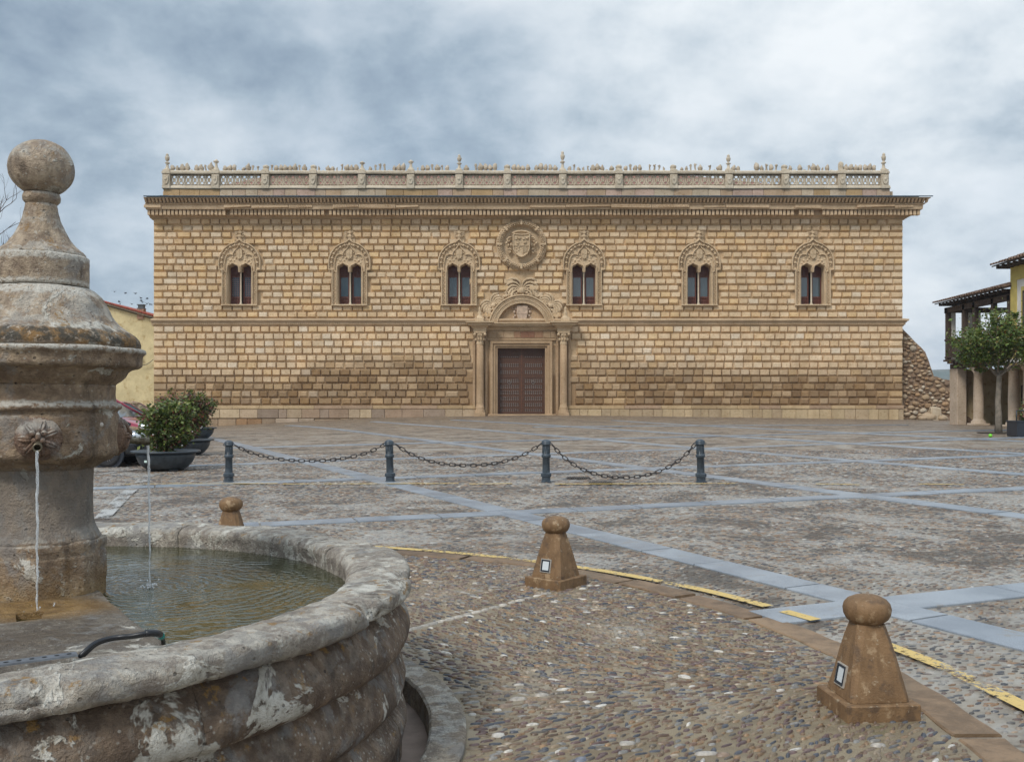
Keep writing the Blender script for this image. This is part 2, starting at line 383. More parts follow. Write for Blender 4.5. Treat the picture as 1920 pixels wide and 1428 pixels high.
c = t.mix(t.smooth(g, .3, .7), t.mix(1., c, (.72, .72, .74), 'MULTIPLY'), t.mix(1., c, (1.22, 1.2, 1.18), 'MULTIPLY'))
pt = t.noise(t.vmath('MULTIPLY', P, (1., 1., 1)), .9, 5, .75, .8)
c = t.mix(t.math('MULTIPLY', t.smooth(pt, .50, .60), .50), c, (.34, .325, .30)); c = t.mix(t.math('MULTIPLY', t.smooth(pt, .46, .39), .65), c, (.07, .057, .045))
finish(t, c, t.math('ADD', t.math('MULTIPLY', t.noise(P, 6, 3), .5), .16), t.noise(P, 150, 3), .3, .004); M_COB2 = m
m, t = new_mat('grey_granite'); P = t.N('ShaderNodeNewGeometry').outputs['Position']
n = t.noise(P, 2.2, 6, .65); sp = t.noise(P, 190, 3, .7); rnd = t.N('ShaderNodeObjectInfo').outputs['Random']
c = t.mix(t.smooth(n, .35, .65), (.225, .255, .29), (.33, .36, .39))
c = t.mix(t.smooth(sp, .42, .6), t.mix(1., c, (.74, .74, .76), 'MULTIPLY'), t.mix(1., c, (1.15, 1.15, 1.14), 'MULTIPLY'))
c = t.mix(t.math('MULTIPLY', rnd, .8), c, t.mix(1., c, (.74, .76, .80), 'MULTIPLY'))
c = t.mix(t.math('MULTIPLY', t.smooth(t.noise(P, 3.1, 7, .72, .4), .58, .66), .6), c, (.22, .19, .155))
finish(t, c, t.math('ADD', t.math('MULTIPLY', n, .4), .17), sp, .25, .003); M_GRAN = m
m, t = new_mat('brown_kerb_stone'); P = t.N('ShaderNodeNewGeometry').outputs['Position']
n = t.noise(P, 5, 7, .7, .3); rnd = t.N('ShaderNodeObjectInfo').outputs['Random']
c = t.mix(t.smooth(n, .35, .65), (.15, .095, .052), (.27, .175, .10)); c = t.mix(rnd, c, t.mix(1., c, (.75, .72, .7), 'MULTIPLY'))
finish(t, c, .62, t.noise(P, 40, 5, .7), .6, .01); M_KERB = m
def paint_mat(name, colr, thr=.5):
    m, t = new_mat(name); P = t.N('ShaderNodeNewGeometry').outputs['Position']
    n = t.noise(P, 26, 6, .75); b = t.noise(P, 1.6, 4, .6)
    a = t.smooth(t.math('ADD', n, t.math('MULTIPLY', t.math('SUBTRACT', b, .5), .8)), thr-.05, thr+.05)
    finish(t, t.mix(n, tuple(x*.8 for x in colr), colr), .6, n, .3, .004, Alpha=a); return m
M_YEL = paint_mat('yellow_paint', (.64, .45, .15), .435)
M_YELF = paint_mat('worn_yellow_paint', (.62, .42, .12), .42)
M_WHT = paint_mat('worn_white_paint', (.46, .45, .43), .50)

xs = np.concatenate([[-5000, -2600, -1200, -500, -220, -120, -70], np.arange(-45, -8, 1.5), np.arange(-8, 4, .5), np.arange(4, 46, 1.5), [60, 90, 140, 260, 520, 1200, 2600, 5000]])
ys = np.concatenate([[-5000, -1500, -400, -120, -50, -25], np.arange(-12, 0, 2), np.arange(0, 12, .5), np.arange(12, 96, 2), np.arange(100, 360, 25), [400, 700, 1400, 3000, 6000, 9000]])
GX, GY = np.meshgrid(xs, ys, indexing='ij'); V = np.stack([GX, GY, gz(GX, GY)], -1).reshape(-1, 3)
ii, jj = np.meshgrid(np.arange(len(xs)-1), np.arange(len(ys)-1), indexing='ij')
q = np.stack([ii*len(ys)+jj, (ii+1)*len(ys)+jj, (ii+1)*len(ys)+jj+1, ii*len(ys)+jj+1], -1).reshape(-1, 4)
dd = np.hypot(V[:, 0]-FC[0], V[:, 1]-FC[1])
q = q[~(dd[q] < 3.3).all(1)]
# the plaza sheet, and the rough country beyond it as part of the same sheet
plaza = npmesh('cobbled_plaza', V, [q], M_PLAZA, smooth=True); tag(plaza, kind='structure')
m, t = new_mat('far_fields'); P = t.N('ShaderNodeNewGeometry').outputs['Position']
finish(t, t.mix(t.smooth(t.noise(P, .02, 6, .7), .4, .6), (.06, .075, .035), (.17, .14, .08)), .95); M_FIELD = m
plaza.data.materials.append(M_FIELD)
mi = np.zeros(len(q), np.int32); cy = V[q][:, :, 1].mean(1); cx = V[q][:, :, 0].mean(1)
mi[(cy > 92) | (cy < -50) | (abs(cx) > 90)] = 1
plaza.data.polygons.foreach_set('material_index', mi)

# ring of kerb stones round the fountain
kpx = [(740, 1037), (870, 1047), (1000, 1059), (1130, 1083), (1260, 1113), (1400, 1153), (1530, 1203), (1640, 1256), (1740, 1316), (1850, 1396), (1930, 1462)]
K = [gp(*p) for p in kpx] + [(1.95, 3.1), (1.55, 2.0), (.8, .9), (-.6, 0.0), (-2.6, -.5), (-4.9, -.1), (-6.7, 1.7), (-7.6, 4.4), (-7.2, 7.0), (-5.8, 9.1), (-4.4, 9.9), (-3.0, 10.15)]
def catmull(pts, step=.06, closed=True):
    out = []; n = len(pts)
    for i in range(n if closed else n-1):
        p = [np.array(pts[(i+k-1) % n] if closed else pts[min(max(i+k-1, 0), n-1)]) for k in range(4)]
        L = np.linalg.norm(p[2]-p[1]); m_ = max(2, int(L/step))
        for s_ in range(m_):
            t_ = s_/m_
            out.append(.5*((2*p[1])+(-p[0]+p[2])*t_+(2*p[0]-5*p[1]+4*p[2]-p[3])*t_**2+(-p[0]+3*p[1]-3*p[2]+p[3])*t_**3))
    if not closed: out.append(np.array(pts[-1]))
    return np.array(out)
KP = catmull(K, .05)
def normals2(P, closed=True):
    d = (np.roll(P, -1, 0)-np.roll(P, 1, 0)) if closed else np.gradient(P, axis=0)
    d /= np.linalg.norm(d, axis=1)[:, None]; return np.stack([-d[:, 1], d[:, 0]], 1)
KN = normals2(KP)                            # the path runs clockwise seen from above: left normal points out
if np.dot(KN[0], KP[0]-np.array(FC)) < 0: KN = -KN
KW = .115
def inside(poly, x, y):
    r = np.zeros(x.shape, bool); n = len(poly); j = n-1
    for i in range(n):
        xi, yi = poly[i]; xj, yj = poly[j]
        c_ = ((yi > y) != (yj > y)) & (x < (xj-xi)*(y-yi)/((yj-yi) or 1e-12)+xi); r ^= c_; j = i
    return r
# apron sheet between basin channel and ring kerb
RC_IN = 2.30                                 # inner edge of the channel's outer curb
inner = KP-KN*(KW-.01)
ang = np.arctan2(inner[:, 1]-FC[1], inner[:, 0]-FC[0])
ca = np.stack([FC[0]+2.26*np.cos(ang), FC[1]+2.26*np.sin(ang)], 1)
rows = [ca+(inner-ca)*f_ for f_ in np.linspace(0, 1, 6)]
V = np.concatenate(rows); V = np.c_[V, gz(V[:, 0], V[:, 1])+.005]
n_ = len(KP); q = np.array([[r*n_+i, r*n_+(i+1) % n_, (r+1)*n_+(i+1) % n_, (r+1)*n_+i] for r in range(5) for i in range(n_)])
apron = npmesh('fountain_apron', V, [q], M_APRON); tag(apron, kind='structure')
kerb_root = empty('kerb_ring', (0, 0, 0)); tag(kerb_root, kind='structure')
i = 0; L = len(KP); rk = random.Random(3)
while i < L-6:
    n2 = min(L-1, i+int(rk.uniform(.75, 1.25)/.052)); seg = range(i, n2)
    if L-1-n2 < 8: seg = range(i, L-1); n2 = L-1
    vs = []; zt = rk.uniform(.012, .022)
    for k in seg:
        for o, z in ((-KW+.004, -.05), (-KW+.004, zt-.008), (-KW+.014, zt), (KW-.014, zt), (KW-.004, zt-.008), (KW-.004, -.05)):
            x, y = KP[k]+KN[k]*(o+.006*math.sin(k*.7+o*9)); vs.append((x, y, gz(x, y)+z))
    m6 = 6; fs = [(a*m6+b, (a+1)*m6+b, (a+1)*m6+b+1, a*m6+b+1) for a in range(len(seg)-1) for b in range(5)]
    fs += [list(range(6)), [(len(seg)-1)*m6+b for b in range(5, -1, -1)]]
    MB().add(vs, fs).obj('kerb_stone', M_KERB, kerb_root); i = n2

# grey granite strips laid as a grid across the plaza
LINES = [((2050, 1238), (300, 797)), ((2060, 986), (540, 793)), ((1960, 893.5), (700, 790)), ((1980, 854.5), (850, 788)),
         ((1980, 831), (1150, 788.5)), ((1432, 1160), (2000, 1098)), ((150, 1000), (2020, 911)), ((160, 917), (2000, 850.5)),
         ((330, 874), (1990, 818)), ((430, 840), (1990, 802)), ((1000, 802), (1700, 791))]
SW = .38; STR = []
strip_root = empty('paving_strips', (0, 0, 0)); tag(strip_root, kind='structure')
rk = random.Random(5); slabs = 0
for li, (a, b) in enumerate(LINES):
    A = np.array(gp(*a)); B = np.array(gp(*b))
    if B[1] > 64.5: B = A+(B-A)*(64.5-A[1])/(B[1]-A[1])
    if A[1] > 64.5: A = B+(A-B)*(64.5-B[1])/(A[1]-B[1])
    if A[1] > B[1]: A, B = B, A
    STR.append((A, B)); d = (B-A)/np.linalg.norm(B-A); nn = np.array([-d[1], d[0]]); Lg = np.linalg.norm(B-A); s_ = 0.
    while s_ < Lg-.2:
        mid = A+d*s_; far = mid[1] > 22
        ln = min(Lg-s_, rk.uniform(.85, 1.35)*(2.6 if far else 1)); g_ = .012; zt = .014+rk.uniform(-.003, .003)+.0011*(li % 4)+(.001 if li > 4 else 0)
        ppx = A+d*(s_+ln/2)
        # skip what lies under the ring and inside it
        w2 = SW/2*(1 if li != 5 else 1.05); vs = []
        nseg = max(1, int(ln/2)) if far else 1
        for k in range(nseg+1):
            for o, z in ((-w2, -.04), (-w2, zt-.005), (-w2+.006, zt), (w2-.006, zt), (w2, zt-.005), (w2, -.04)):
                p_ = A+d*(s_+g_+(ln-2*g_)*k/nseg)+nn*o; vs.append((p_[0], p_[1], gz(p_[0], p_[1])+z+(.012 if p_[1] > 30 else 0)))
        fs = [(k*6+b_, (k+1)*6+b_, (k+1)*6+b_+1, k*6+b_+1) for k in range(nseg) for b_ in range(5)]+[list(range(6)), [nseg*6+b_ for b_ in range(5, -1, -1)]]
        MB().add(vs, fs).obj('granite_slab', M_GRAN, strip_root); slabs += 1; s_ += ln
def on_strip(x, y, pad=.02):
    r = np.zeros(x.shape, bool)
    for A, B in STR:
        d = (B-A)/np.linalg.norm(B-A); L_ = np.linalg.norm(B-A); s_ = (x-A[0])*d[0]+(y-A[1])*d[1]; o = -(x-A[0])*d[1]+(y-A[1])*d[0]
        r |= (abs(o) < SW/2+pad) & (s_ > -.02) & (s_ < L_+.02)
    return r

# painted lines
def ribbon(name, pts, wd, mat, z=.022, closed=False):
    P_ = catmull(pts, .15, False); N_ = normals2(P_, False); vs = []
    for p, n in zip(P_, N_):
        for o in (-wd/2, wd/2): vs.append((p[0]+n[0]*o, p[1]+n[1]*o, gz(p[0]+n[0]*o, p[1]+n[1]*o)+z))
    return MB().add(vs, [(2*i, 2*i+1, 2*i+3, 2*i+2) for i in range(len(P_)-1)]).obj(name, mat)
ARC = [gp(*p) for p in [(700, 1028), (760, 1032), (900, 1044), (1100, 1069), (1300, 1106), (1440, 1141)]]
ARC2 = [gp(*p) for p in [(1470, 1150), (1530, 1167)]]
ARC3 = [gp(*p) for p in [(1655, 1211), (1720, 1236), (1790, 1265), (1860, 1300), (1960, 1350)]]
for p_ in (ARC, ARC2, ARC3): tag(ribbon('yellow_line', p_, .105, M_YEL), kind='structure')
for a, b in ((232, 520), (530, 860), (880, 960), (1040, 1380), (1530, 1612), (1722, 1808)):
    tag(ribbon('yellow_line', [gp(a, 909), gp((a+b)/2, 908.5+(.8 if a > 1400 else 0)), gp(b, 908+(2.5 if a > 1400 else 0))], .10, M_YELF), kind='structure')
tag(ribbon('white_line', [gp(281, 892), gp(240, 925), gp(190, 975)], .20, M_WHT), kind='structure')
tag(ribbon('white_line', [gp(165, 893), gp(262, 880)], .14, M_WHT), kind='structure')

# modelled cobbles: every stone a low dome bedded in the mortar
def dome(n):
    a = np.arange(n)*2*PI/n
    return np.concatenate([np.c_[np.cos(a), np.sin(a), np.full(n, -.35)], np.c_[.80*np.cos(a), .80*np.sin(a), np.full(n, .62)], [[0, 0, 1.]]])
def dome_faces(n):
    qd = np.array([[i, (i+1) % n, n+(i+1) % n, n+i] for i in range(n)]); tr = np.array([[n+i, n+(i+1) % n, 2*n] for i in range(n)]); return qd, tr
PALI = np.array([(.135, .088, .054), (.19, .14, .088), (.065, .068, .08), (.11, .068, .06), (.50, .47, .42), (.22, .135, .07), (.19, .18, .165), (.14, .085, .055), (.09, .075, .06), (.34, .28, .21)])
WI = np.array([.2, .18, .12, .14, .018, .09, .08, .1, .06, .02])
PALO = np.array([(.19, .125, .078), (.26, .19, .13), (.065, .065, .07), (.11, .075, .06), (.44, .42, .38), (.20, .12, .065), (.20, .19, .175), (.13, .09, .065), (.085, .075, .065), (.30, .26, .22)])
WO = np.array([.15, .14, .14, .12, .015, .07, .13, .09, .07, .04])
def field(x0, x1, y0, y1, sx_, sy_, a_len, a_wid, sel, pal, wt, seed, ht=.010):
    r = np.random.default_rng(seed)
    gx_, gy_ = np.meshgrid(np.arange(x0, x1, sx_), np.arange(y0, y1, sy_), indexing='ij')
    gx_ = gx_+(np.arange(gx_.shape[1]) % 2)[None, :]*sx_/2
    x = (gx_+r.uniform(-.32, .32, gx_.shape)*sx_).ravel(); y = (gy_+r.uniform(-.32, .32, gx_.shape)*sy_).ravel()
    k = (x > -.56*y-1.2) & (x < .56*y+1.2) & (r.random(x.shape) < .93)
    x, y = x[k], y[k]; k = sel(x, y) & ~on_strip(x, y); x, y = x[k], y[k]; n = len(x)
    th = .5*np.sin(x*.9+1.3*np.sin(y*.7))+.35*np.sin(y*1.7+x*.6)+r.normal(0, .30, n)
    la = a_len*np.exp(r.normal(0, .25, n)); wa = a_wid*np.exp(r.normal(0, .2, n)); hh = ht*r.uniform(.5, 1.25, n)
    c_ = pal[r.choice(len(pal), n, p=wt/wt.sum())]*r.uniform(.8, 1.2, (n, 1))
    return dict(x=x, y=y, th=th, la=la, wa=wa, hh=hh, c=c_)
def cat(*ds): return {k: np.concatenate([d[k] for d in ds]) for k in ds[0]}
def sub(d, i): return {k: v[i] for k, v in d.items()}
def build_cobbles(name, d, n, mat, parent=None, seed=1, lift=0.):
    r = np.random.default_rng(seed); D = dome(n); N = len(d['x'])
    irr = r.uniform(.80, 1.15, (N, n)); s_ = np.concatenate([irr, irr*r.uniform(.9, 1.05, (N, n)), np.ones((N, 1))], 1)
    lx = D[None, :, 0]*s_*d['la'][:, None]; ly = D[None, :, 1]*s_*d['wa'][:, None]; lz = D[None, :, 2]*d['hh'][:, None]
    ct, sn = np.cos(d['th'])[:, None], np.sin(d['th'])[:, None]
    X = d['x'][:, None]+lx*ct-ly*sn; Y = d['y'][:, None]+lx*sn+ly*ct; Z = gz(X, Y)+lz+lift
    V_ = np.stack([X, Y, Z], -1).reshape(-1, 3); qd, tr = dome_faces(n); off = (np.arange(N)*(2*n+1))[:, None, None]
    return npmesh(name, V_, [(qd[None]+off).reshape(-1, 4), (tr[None]+off).reshape(-1, 3)], mat, parent, True, np.repeat(d['c'], 2*n+1, 0))
kin = KP-KN*(KW+.015); kout = KP+KN*(KW+.02)
def sel_in(x, y): return inside(kin[::6], x, y) & (np.hypot(x-FC[0], y-FC[1]) > 2.40)
def sel_out(x, y): return ~inside(kout[::6], x, y)
A_ = field(-3.2, 2.6, 2.6, 10.2, .064, .031, .0300, .0108, lambda x, y: sel_in(x, y) & (x > -2.6), PALI, WI, 11)
# a line of pale flat stones and some larger ones near the basin
pl = dict(x=[], y=[], th=[], la=[], wa=[], hh=[], c=[]); rk = random.Random(9)
for i in range(17):
    f_ = i/16; px, py = 762+f_*262, 1184-f_*70; x, y = gp(px, py)
    pl['x'].append(x); pl['y'].append(y); pl['th'].append(.75+rk.uniform(-.2, .2)); pl['la'].append(rk.uniform(.045, .068)); pl['wa'].append(rk.uniform(.022, .032)); pl['hh'].append(.014); pl['c'].append(list(np.array((.50, .45, .38))*rk.uniform(.55, .95)))
for i in range(20):
    x, y = gp(rk.uniform(790, 1900), rk.uniform(1195, 1428))
    if not sel_in(np.array([x]), np.array([y]))[0]: continue
    pl['x'].append(x); pl['y'].append(y); pl['th'].append(rk.uniform(-.6, .6)); pl['la'].append(rk.uniform(.035, .055)); pl['wa'].append(rk.uniform(.018, .028)); pl['hh'].append(.015); pl['c'].append(rk.choice([(.5, .47, .42), (.15, .16, .19), (.24, .17, .12), (.19, .14, .11), (.36, .33, .29)]))
pl = {k: np.array(v, float) for k, v in pl.items()}
keep = np.ones(len(A_['x']), bool)
for x, y, la in zip(pl['x'], pl['y'], pl['la']): keep &= np.hypot(A_['x']-x, A_['y']-y) > la*.9
A_ = cat(sub(A_, keep), pl)
sz = A_['la']*F/A_['y']; ix = 960+F*A_['x']/A_['y']; iy = 737-.007*(ix-960)+F*H/A_['y']
vis = (ix > 790) & (ix < 1915) & (iy < 1424) & (iy > 1050)
order = np.argsort(-(sz*vis)); near, rest = order[:300], order[300:]
for k in near: build_cobbles('cobble', sub(A_, np.array([k])), 8, M_COB, apron, int(k), .006)
tag(build_cobbles('small_cobbles', sub(A_, rest), 7, M_COB, apron, 1, .006), kind='stuff')
B1_ = field(-8, 9, 3.4, 10.0, .074, .042, .030, .0132, sel_out, PALO, WO, 21, .009)
B2_ = field(-11, 12, 10.0, 15.5, .088, .052, .036, .0165, sel_out, PALO, WO, 22, .009)
B3_ = field(-15, 17, 15.5, 26., .115, .082, .047, .025, sel_out, PALO, WO, 23, .012)
B_ = cat(B1_, B2_, B3_)
tag(build_cobbles('plaza_cobbles', B_, 5, M_COB2, plaza, 4), kind='stuff')
print('slabs', slabs, 'cobbles', len(A_['x']), len(B_['x']))
# ------------------------------------------------------------------ palace
YF = 67.0; KF = YF/F                         # the facade plane and its metres per photo pixel
def fx(px): return (px-960)*KF
def fz(py, p=0.): return H+(HOR-py)*(YF-p)/F
palace = empty('palace', (0, YF, 0)); tag(palace, 'long sandstone renaissance palace with cushioned ashlar facade, six twin windows and a carved balustrade', 'palace')
XL, XR = fx(288.5), fx(1692)
WX = [450.7, 656.2, 861.0, 1094.8, 1310.2, 1522.3]
# main wall (local y: negative is towards the square)
hole = [(fx(w)-22.6*KF, fx(w)+22.6*KF, fz(571), fz(491)) for w in WX]; door_h = (fx(932.6), fx(1022), fz(776), fz(652.4))
mw = MB(); ztop = fz(369); zb = -1.2
cols = sorted([XL, XR]+[h[0] for h in hole]+[h[1] for h in hole]+[door_h[0], door_h[1]])
for a, b in zip(cols[:-1], cols[1:]):
    hh = [h for h in hole+[door_h] if abs(h[0]-a) < 1e-6 and abs(h[1]-b) < 1e-6]
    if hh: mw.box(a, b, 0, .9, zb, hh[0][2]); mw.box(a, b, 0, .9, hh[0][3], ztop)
    else: mw.box(a, b, 0, .9, zb, ztop)
mw.box(XL, XL+.9, .9, 17, zb, ztop); mw.box(XR-.9, XR, .9, 17, zb, ztop); mw.box(XL, XR, 17, 17.9, zb, ztop)
mw.obj('facade_wall', M_WALL, palace)
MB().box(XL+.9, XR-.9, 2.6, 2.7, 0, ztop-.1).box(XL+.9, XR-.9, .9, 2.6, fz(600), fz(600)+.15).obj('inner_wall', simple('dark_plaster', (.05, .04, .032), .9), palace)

# cushioned ashlar blocks
def noise2(x, z, s, o=0.): return mn.noise(Vector((x*s+o, z*s-o, o*.37)))
def stain(x, z):
    """0..1 how dirty the stone is here: a ragged damp band low on the wall, deepest right of the door"""
    px = x/KF+960; py = HOR-(z-H)/KF
    top = np.interp(px, [288, 560, 590, 720, 900, 1070, 1180, 1330, 1450, 1700], [704, 716, 682, 676, 670, 672, 690, 700, 706, 694])+9*noise2(x, z, .22, 3.)
    if py < 612: return 0
    t_ = (py-top)/40.
    return max(0., min(1., .5+t_))*(.72+.5*noise2(x, z, .5, 8.))
def excluded(x0, x1, z0, z1):
    xc, zc_ = (x0+x1)/2, (z0+z1)/2; px = xc/KF+960; py = HOR-(zc_-H)/KF
    for wx in WX:
        dx = abs(px-wx)
        if py > 505 and py < 577 and dx < 32: return True
        if py <= 505 and math.hypot(px-wx, py-493) < 38: return True
        if 432 < py <= 458 and dx < 11: return True
    if math.hypot(px-977.5, py-459.8) < 46: return True
    if 892 < px < 1064 and py > 608: return True
    if math.hypot((px-978), (py-612)) < 64 and py <= 612: return True
    if 955 < px < 1001 and 514 < py < 560: return True
    if (math.hypot(px-924, py-562) < 20 or math.hypot(px-1033, py-562) < 20): return True
    if py > 575 and (884 < px < 912 or 1046 < px < 1074): return True
    return False
rb = random.Random(12); blocks = []
PALB = [(.61, .47, .315), (.60, .45, .29), (.62, .485, .335), (.595, .43, .26), (.61, .48, .34), (.585, .435, .28), (.60, .455, .30), (.615, .445, .255)]
def course(pt, pb, upper, ri):
    x = XL; z1, z0 = fz(pt), fz(pb); first = True; k = 0
    while x < XR-.05:
        wd = rb.gauss(.688 if upper else .672, .035)
        if first: wd = (.98 if (ri+upper) % 2 else .70)+rb.uniform(-.03, .03); first = False
        if rb.random() < .03: wd *= 1.35
        if XR-(x+wd) < .45: wd = XR-x
        if not excluded(x, x+wd, z0, z1): blocks.append((x, x+wd, z0, z1, upper, ri))
        x += wd
UP = [410.5+12.44*i for i in range(16)]; LO = [611.5+13.45*i for i in range(12)]
for i in range(15): course(UP[i], UP[i+1], 1, i)
for i in range(11): course(LO[i], LO[i+1], 0, i)
def block_geo(mb, bl):
    x0, x1, z0, z1, up, ri = bl; xc, zc_ = (x0+x1)/2, (z0+z1)/2; s_ = stain(xc, zc_)
    c = np.array(rb.choice(PALB)); big = .5+.5*noise2(xc, zc_, .13, 5.)
    c = c*(1-.18*big)+np.array((.56, .37, .17))*.18*big
    c = c*rb.uniform(.93, 1.07)
    if rb.random() < .05: c = np.array((.63, .52, .39))*rb.uniform(.95, 1.05)
    c = c*1.13
    if not up: c = c*1.03+np.array((.0, .008, .018))
    if s_ > 0:
        d_ = np.array(rb.choice([(.25, .15, .068), (.28, .17, .075), (.23, .14, .068), (.27, .175, .09), (.20, .12, .055)])); u = min(1, s_*1.5)*rb.choice([.95, .9, .85, .8, .6])
        c = c*(1-u)+d_*u
    mb.col = tuple(np.clip(c, 0, 1))
    g = .018; pr = rb.uniform(.15, .19)*(1-.25*(s_ > .3)); j = lambda a=.012: rb.uniform(-a, a)
    ax, bx, az, bz = x0+g+j(), x1-g-j(), z0+g+.016, z1-g+.004
    fl, fr, fb, ft = .042+j(), .042+j(), .105+j(), .035+j()
    if rb.random() < .05+.18*(s_ > .4): fl += .05; fr += .06; ft += .05; pr *= .8    # worn ones
    b = [(ax, 0, az), (bx, 0, az), (bx, 0, bz), (ax, 0, bz)]
    q_ = [(ax, -.012, az), (bx, -.012, az), (bx, -.012, bz), (ax, -.012, bz)]
    f = [(ax+fl, -pr+j(.006), az+fb+j()), (bx-fr, -pr+j(.006), az+fb+j()), (bx-fr, -pr+j(.006), bz-ft+j()), (ax+fl, -pr+j(.006), bz-ft+j())]
    mb.add(b+q_+f, [(0, 1, 5, 4), (1, 2, 6, 5), (2, 3, 7, 6), (3, 0, 4, 7), (4, 5, 9, 8), (5, 6, 10, 9), (6, 7, 11, 10), (7, 4, 8, 11), (8, 9, 10, 11)])
areas = sorted(range(len(blocks)), key=lambda i: -(blocks[i][1]-blocks[i][0])*(blocks[i][3]-blocks[i][2]))
big = set(areas[:300]); allb = MB(); allb.col = (1, 1, 1)
for i, bl in enumerate(blocks):
    if i in big:
        mb = MB(); block_geo(mb, bl); mb.obj('stone_block', M_BLOCK, palace)
    else: block_geo(allb, bl)
o = allb.obj('small_stone_blocks', M_BLOCK, palace); tag(o, kind='stuff')
print('blocks', len(blocks))
# plinth: ledge, course of big blocks and ragged footing on the left
def runs(x0, x1, lo, hi, skip=None):
    x = x0; out = []
    while x < x1-.1:
        wd = rb.uniform(lo, hi)
        if x1-(x+wd) < lo*.6: wd = x1-x
        if not (skip and skip[0] < x+wd/2 < skip[1]): out.append((x, x+wd))
        x += wd
    return out
PSK = (fx(892), fx(1064))
led = MB(); led.col = (1, 1, 1)
for seg in ((XL-.05, PSK[0]), (PSK[1], XR+.04)):
    for a, b in runs(seg[0], seg[1], 1.2, 2.6):
        led.col = tuple(np.array(rb.choice([(.50, .37, .22), (.46, .33, .19), (.40, .28, .19)]))*rb.uniform(.9, 1.08))
        led.bbox(a+.006, b-.006, -.22+rb.uniform(-.01, .01), 0, fz(766.5), fz(760), .02)
led.obj('plinth_ledge', M_BLOCK, palace)
for seg in ((XL-.05, PSK[0]), (PSK[1], XR+.03)):
    for a, b in runs(seg[0], seg[1], .55, 1.5 if seg[0] < 0 else 1.0):
        mb = MB(); px = (a+b)/2/KF+960
        mb.col = tuple(np.array(rb.choice([(.46, .35, .24), (.38, .27, .19), (.50, .39, .26), (.33, .25, .19)]) if px < 900 else rb.choice([(.52, .40, .25), (.50, .38, .24), (.46, .35, .23)]))*rb.uniform(.85, 1.08))
        mb.bbox(a+.008, b-.008, -.20+rb.uniform(-.02, .02), .05, fz(783.5) if px < 900 else -.4, fz(767), .02); mb.obj('plinth_block', M_BLOCK, palace)
for a, b in runs(XL-.1, fx(760), .7, 1.9):
    mb = MB(); mb.col = tuple(np.array(rb.choice([(.36, .26, .17), (.30, .22, .15), (.42, .33, .25), (.36, .22, .12)]))*rb.uniform(.85, 1.1))
    mb.bbox(a+.01, b-.01, -.24-rb.uniform(0, .06), .05, -1.2, fz(784.3)-rb.uniform(0, .05), .035).jitter(.012, 2.2); mb.obj('footing_stone', M_BLOCK, palace)

# mouldings: profile swept along the front and back round the right end
def moulding(name, prof, mat, xl=.2, xr_full=True, x0=None, x1=None, ret=True):
    """prof = [(projection, photo row)], built as a band that returns round the right-hand corner"""
    mb = MB(); A, B = (XL if x0 is None else x0), (XR if x1 is None else x1); vs = []; n = len(prof)
    P_ = [(p, fz(y, p)) for p, y in prof]
    steps = 60
    for k in range(steps+1):
        for p, z in P_:
            f_ = k/steps; xa = A-(min(p, xl) if ret else 0); xb = B+(p if ret else 0)
            vs.append((xa+(xb-xa)*f_, -p+.012*mn.noise(Vector((k*.7, z*3, 1.))), z+.010*mn.noise(Vector((k*.45, p*5, 4.)))))
    fs = [(k*n+q_, (k+1)*n+q_, (k+1)*n+q_+1, k*n+q_+1) for k in range(steps) for q_ in range(n-1)]
    mb.add(vs, fs); fs = []
    if ret:                                   # the two flanks run back along the building
        vs = []
        for p, z in P_: vs += [(B+p, -p, z), (B+p, 17, z)]
        fs = [(2*q_, 2*q_+1, 2*q_+3, 2*q_+2) for q_ in range(n-1)]; mb.add(vs, fs)
        vs = []
        for p, z in P_: vs += [(A-min(p, xl), -p, z), (A-min(p, xl), 17, z)]
        mb.add(vs, fs)
    else:
        mb.add([(A, -p, z) for p, z in P_]+[(A, 0, P_[0][1]), (A, 0, P_[-1][1])], [list(range(n))+[n+1, n]])
        mb.add([(B, -p, z) for p, z in P_]+[(B, 0, P_[0][1]), (B, 0, P_[-1][1])], [list(range(n))+[n+1, n]])
    return mb.obj(name, mat, palace)
moulding('cornice_bed', [(.0, 412), (.12, 411.5), (.14, 409.5), (.22, 409), (.24, 407), (.36, 405.5), (.40, 403.8), (.52, 403.2), (.52, 392.5), (.86, 392.2)], M_CORN)
moulding('cornice_fascia', [(.70, 393.2), (.98, 392.4), (1.0, 390.5), (1.02, 383.5), (1.06, 383), (1.06, 382)], M_CORN)
moulding('cornice_corona', [(1.0, 383.2), (1.12, 382.2), (1.12, 380.6), (1.0, 380.2), (1.04, 376), (1.18, 372.0), (1.38, 371.2), (1.40, 369.6), (.2, 369.4)], M_CORN)
lead = MB(); zt = fz(369.3, 1.4)
lead.add([(XL-.17, -1.47, zt+.01), (XR+1.5, -1.47, zt+.01), (XR+1.5, -1.47, zt+.085), (XL-.17, -1.47, zt+.085), (XL-.17, .6, zt+.48), (XR+1.5, .6, zt+.48), (XR+1.5, 17, zt+.3), (XL-.17, 17, zt+.3)],
         [(0, 1, 2, 3), (3, 2, 5, 4), (4, 5, 6, 7), (0, 1, 5, 4)]); lead.obj('lead_flashing', M_LEAD, palace)
MB().add([(fx(284), -1.0, zt+.1), (fx(310), -1.0, zt+.2), (fx(310), 1.5, zt+.75), (fx(296), 1.5, zt+.75), (fx(284), 4, zt+.1), (fx(310), 4, zt+.3)], [(0, 1, 2, 3), (0, 3, 4), (3, 2, 5, 4)]).obj('corner_flashing', M_LEAD, palace)
d = MB(); x = XL-.12; i = 0; rb2 = random.Random(4)
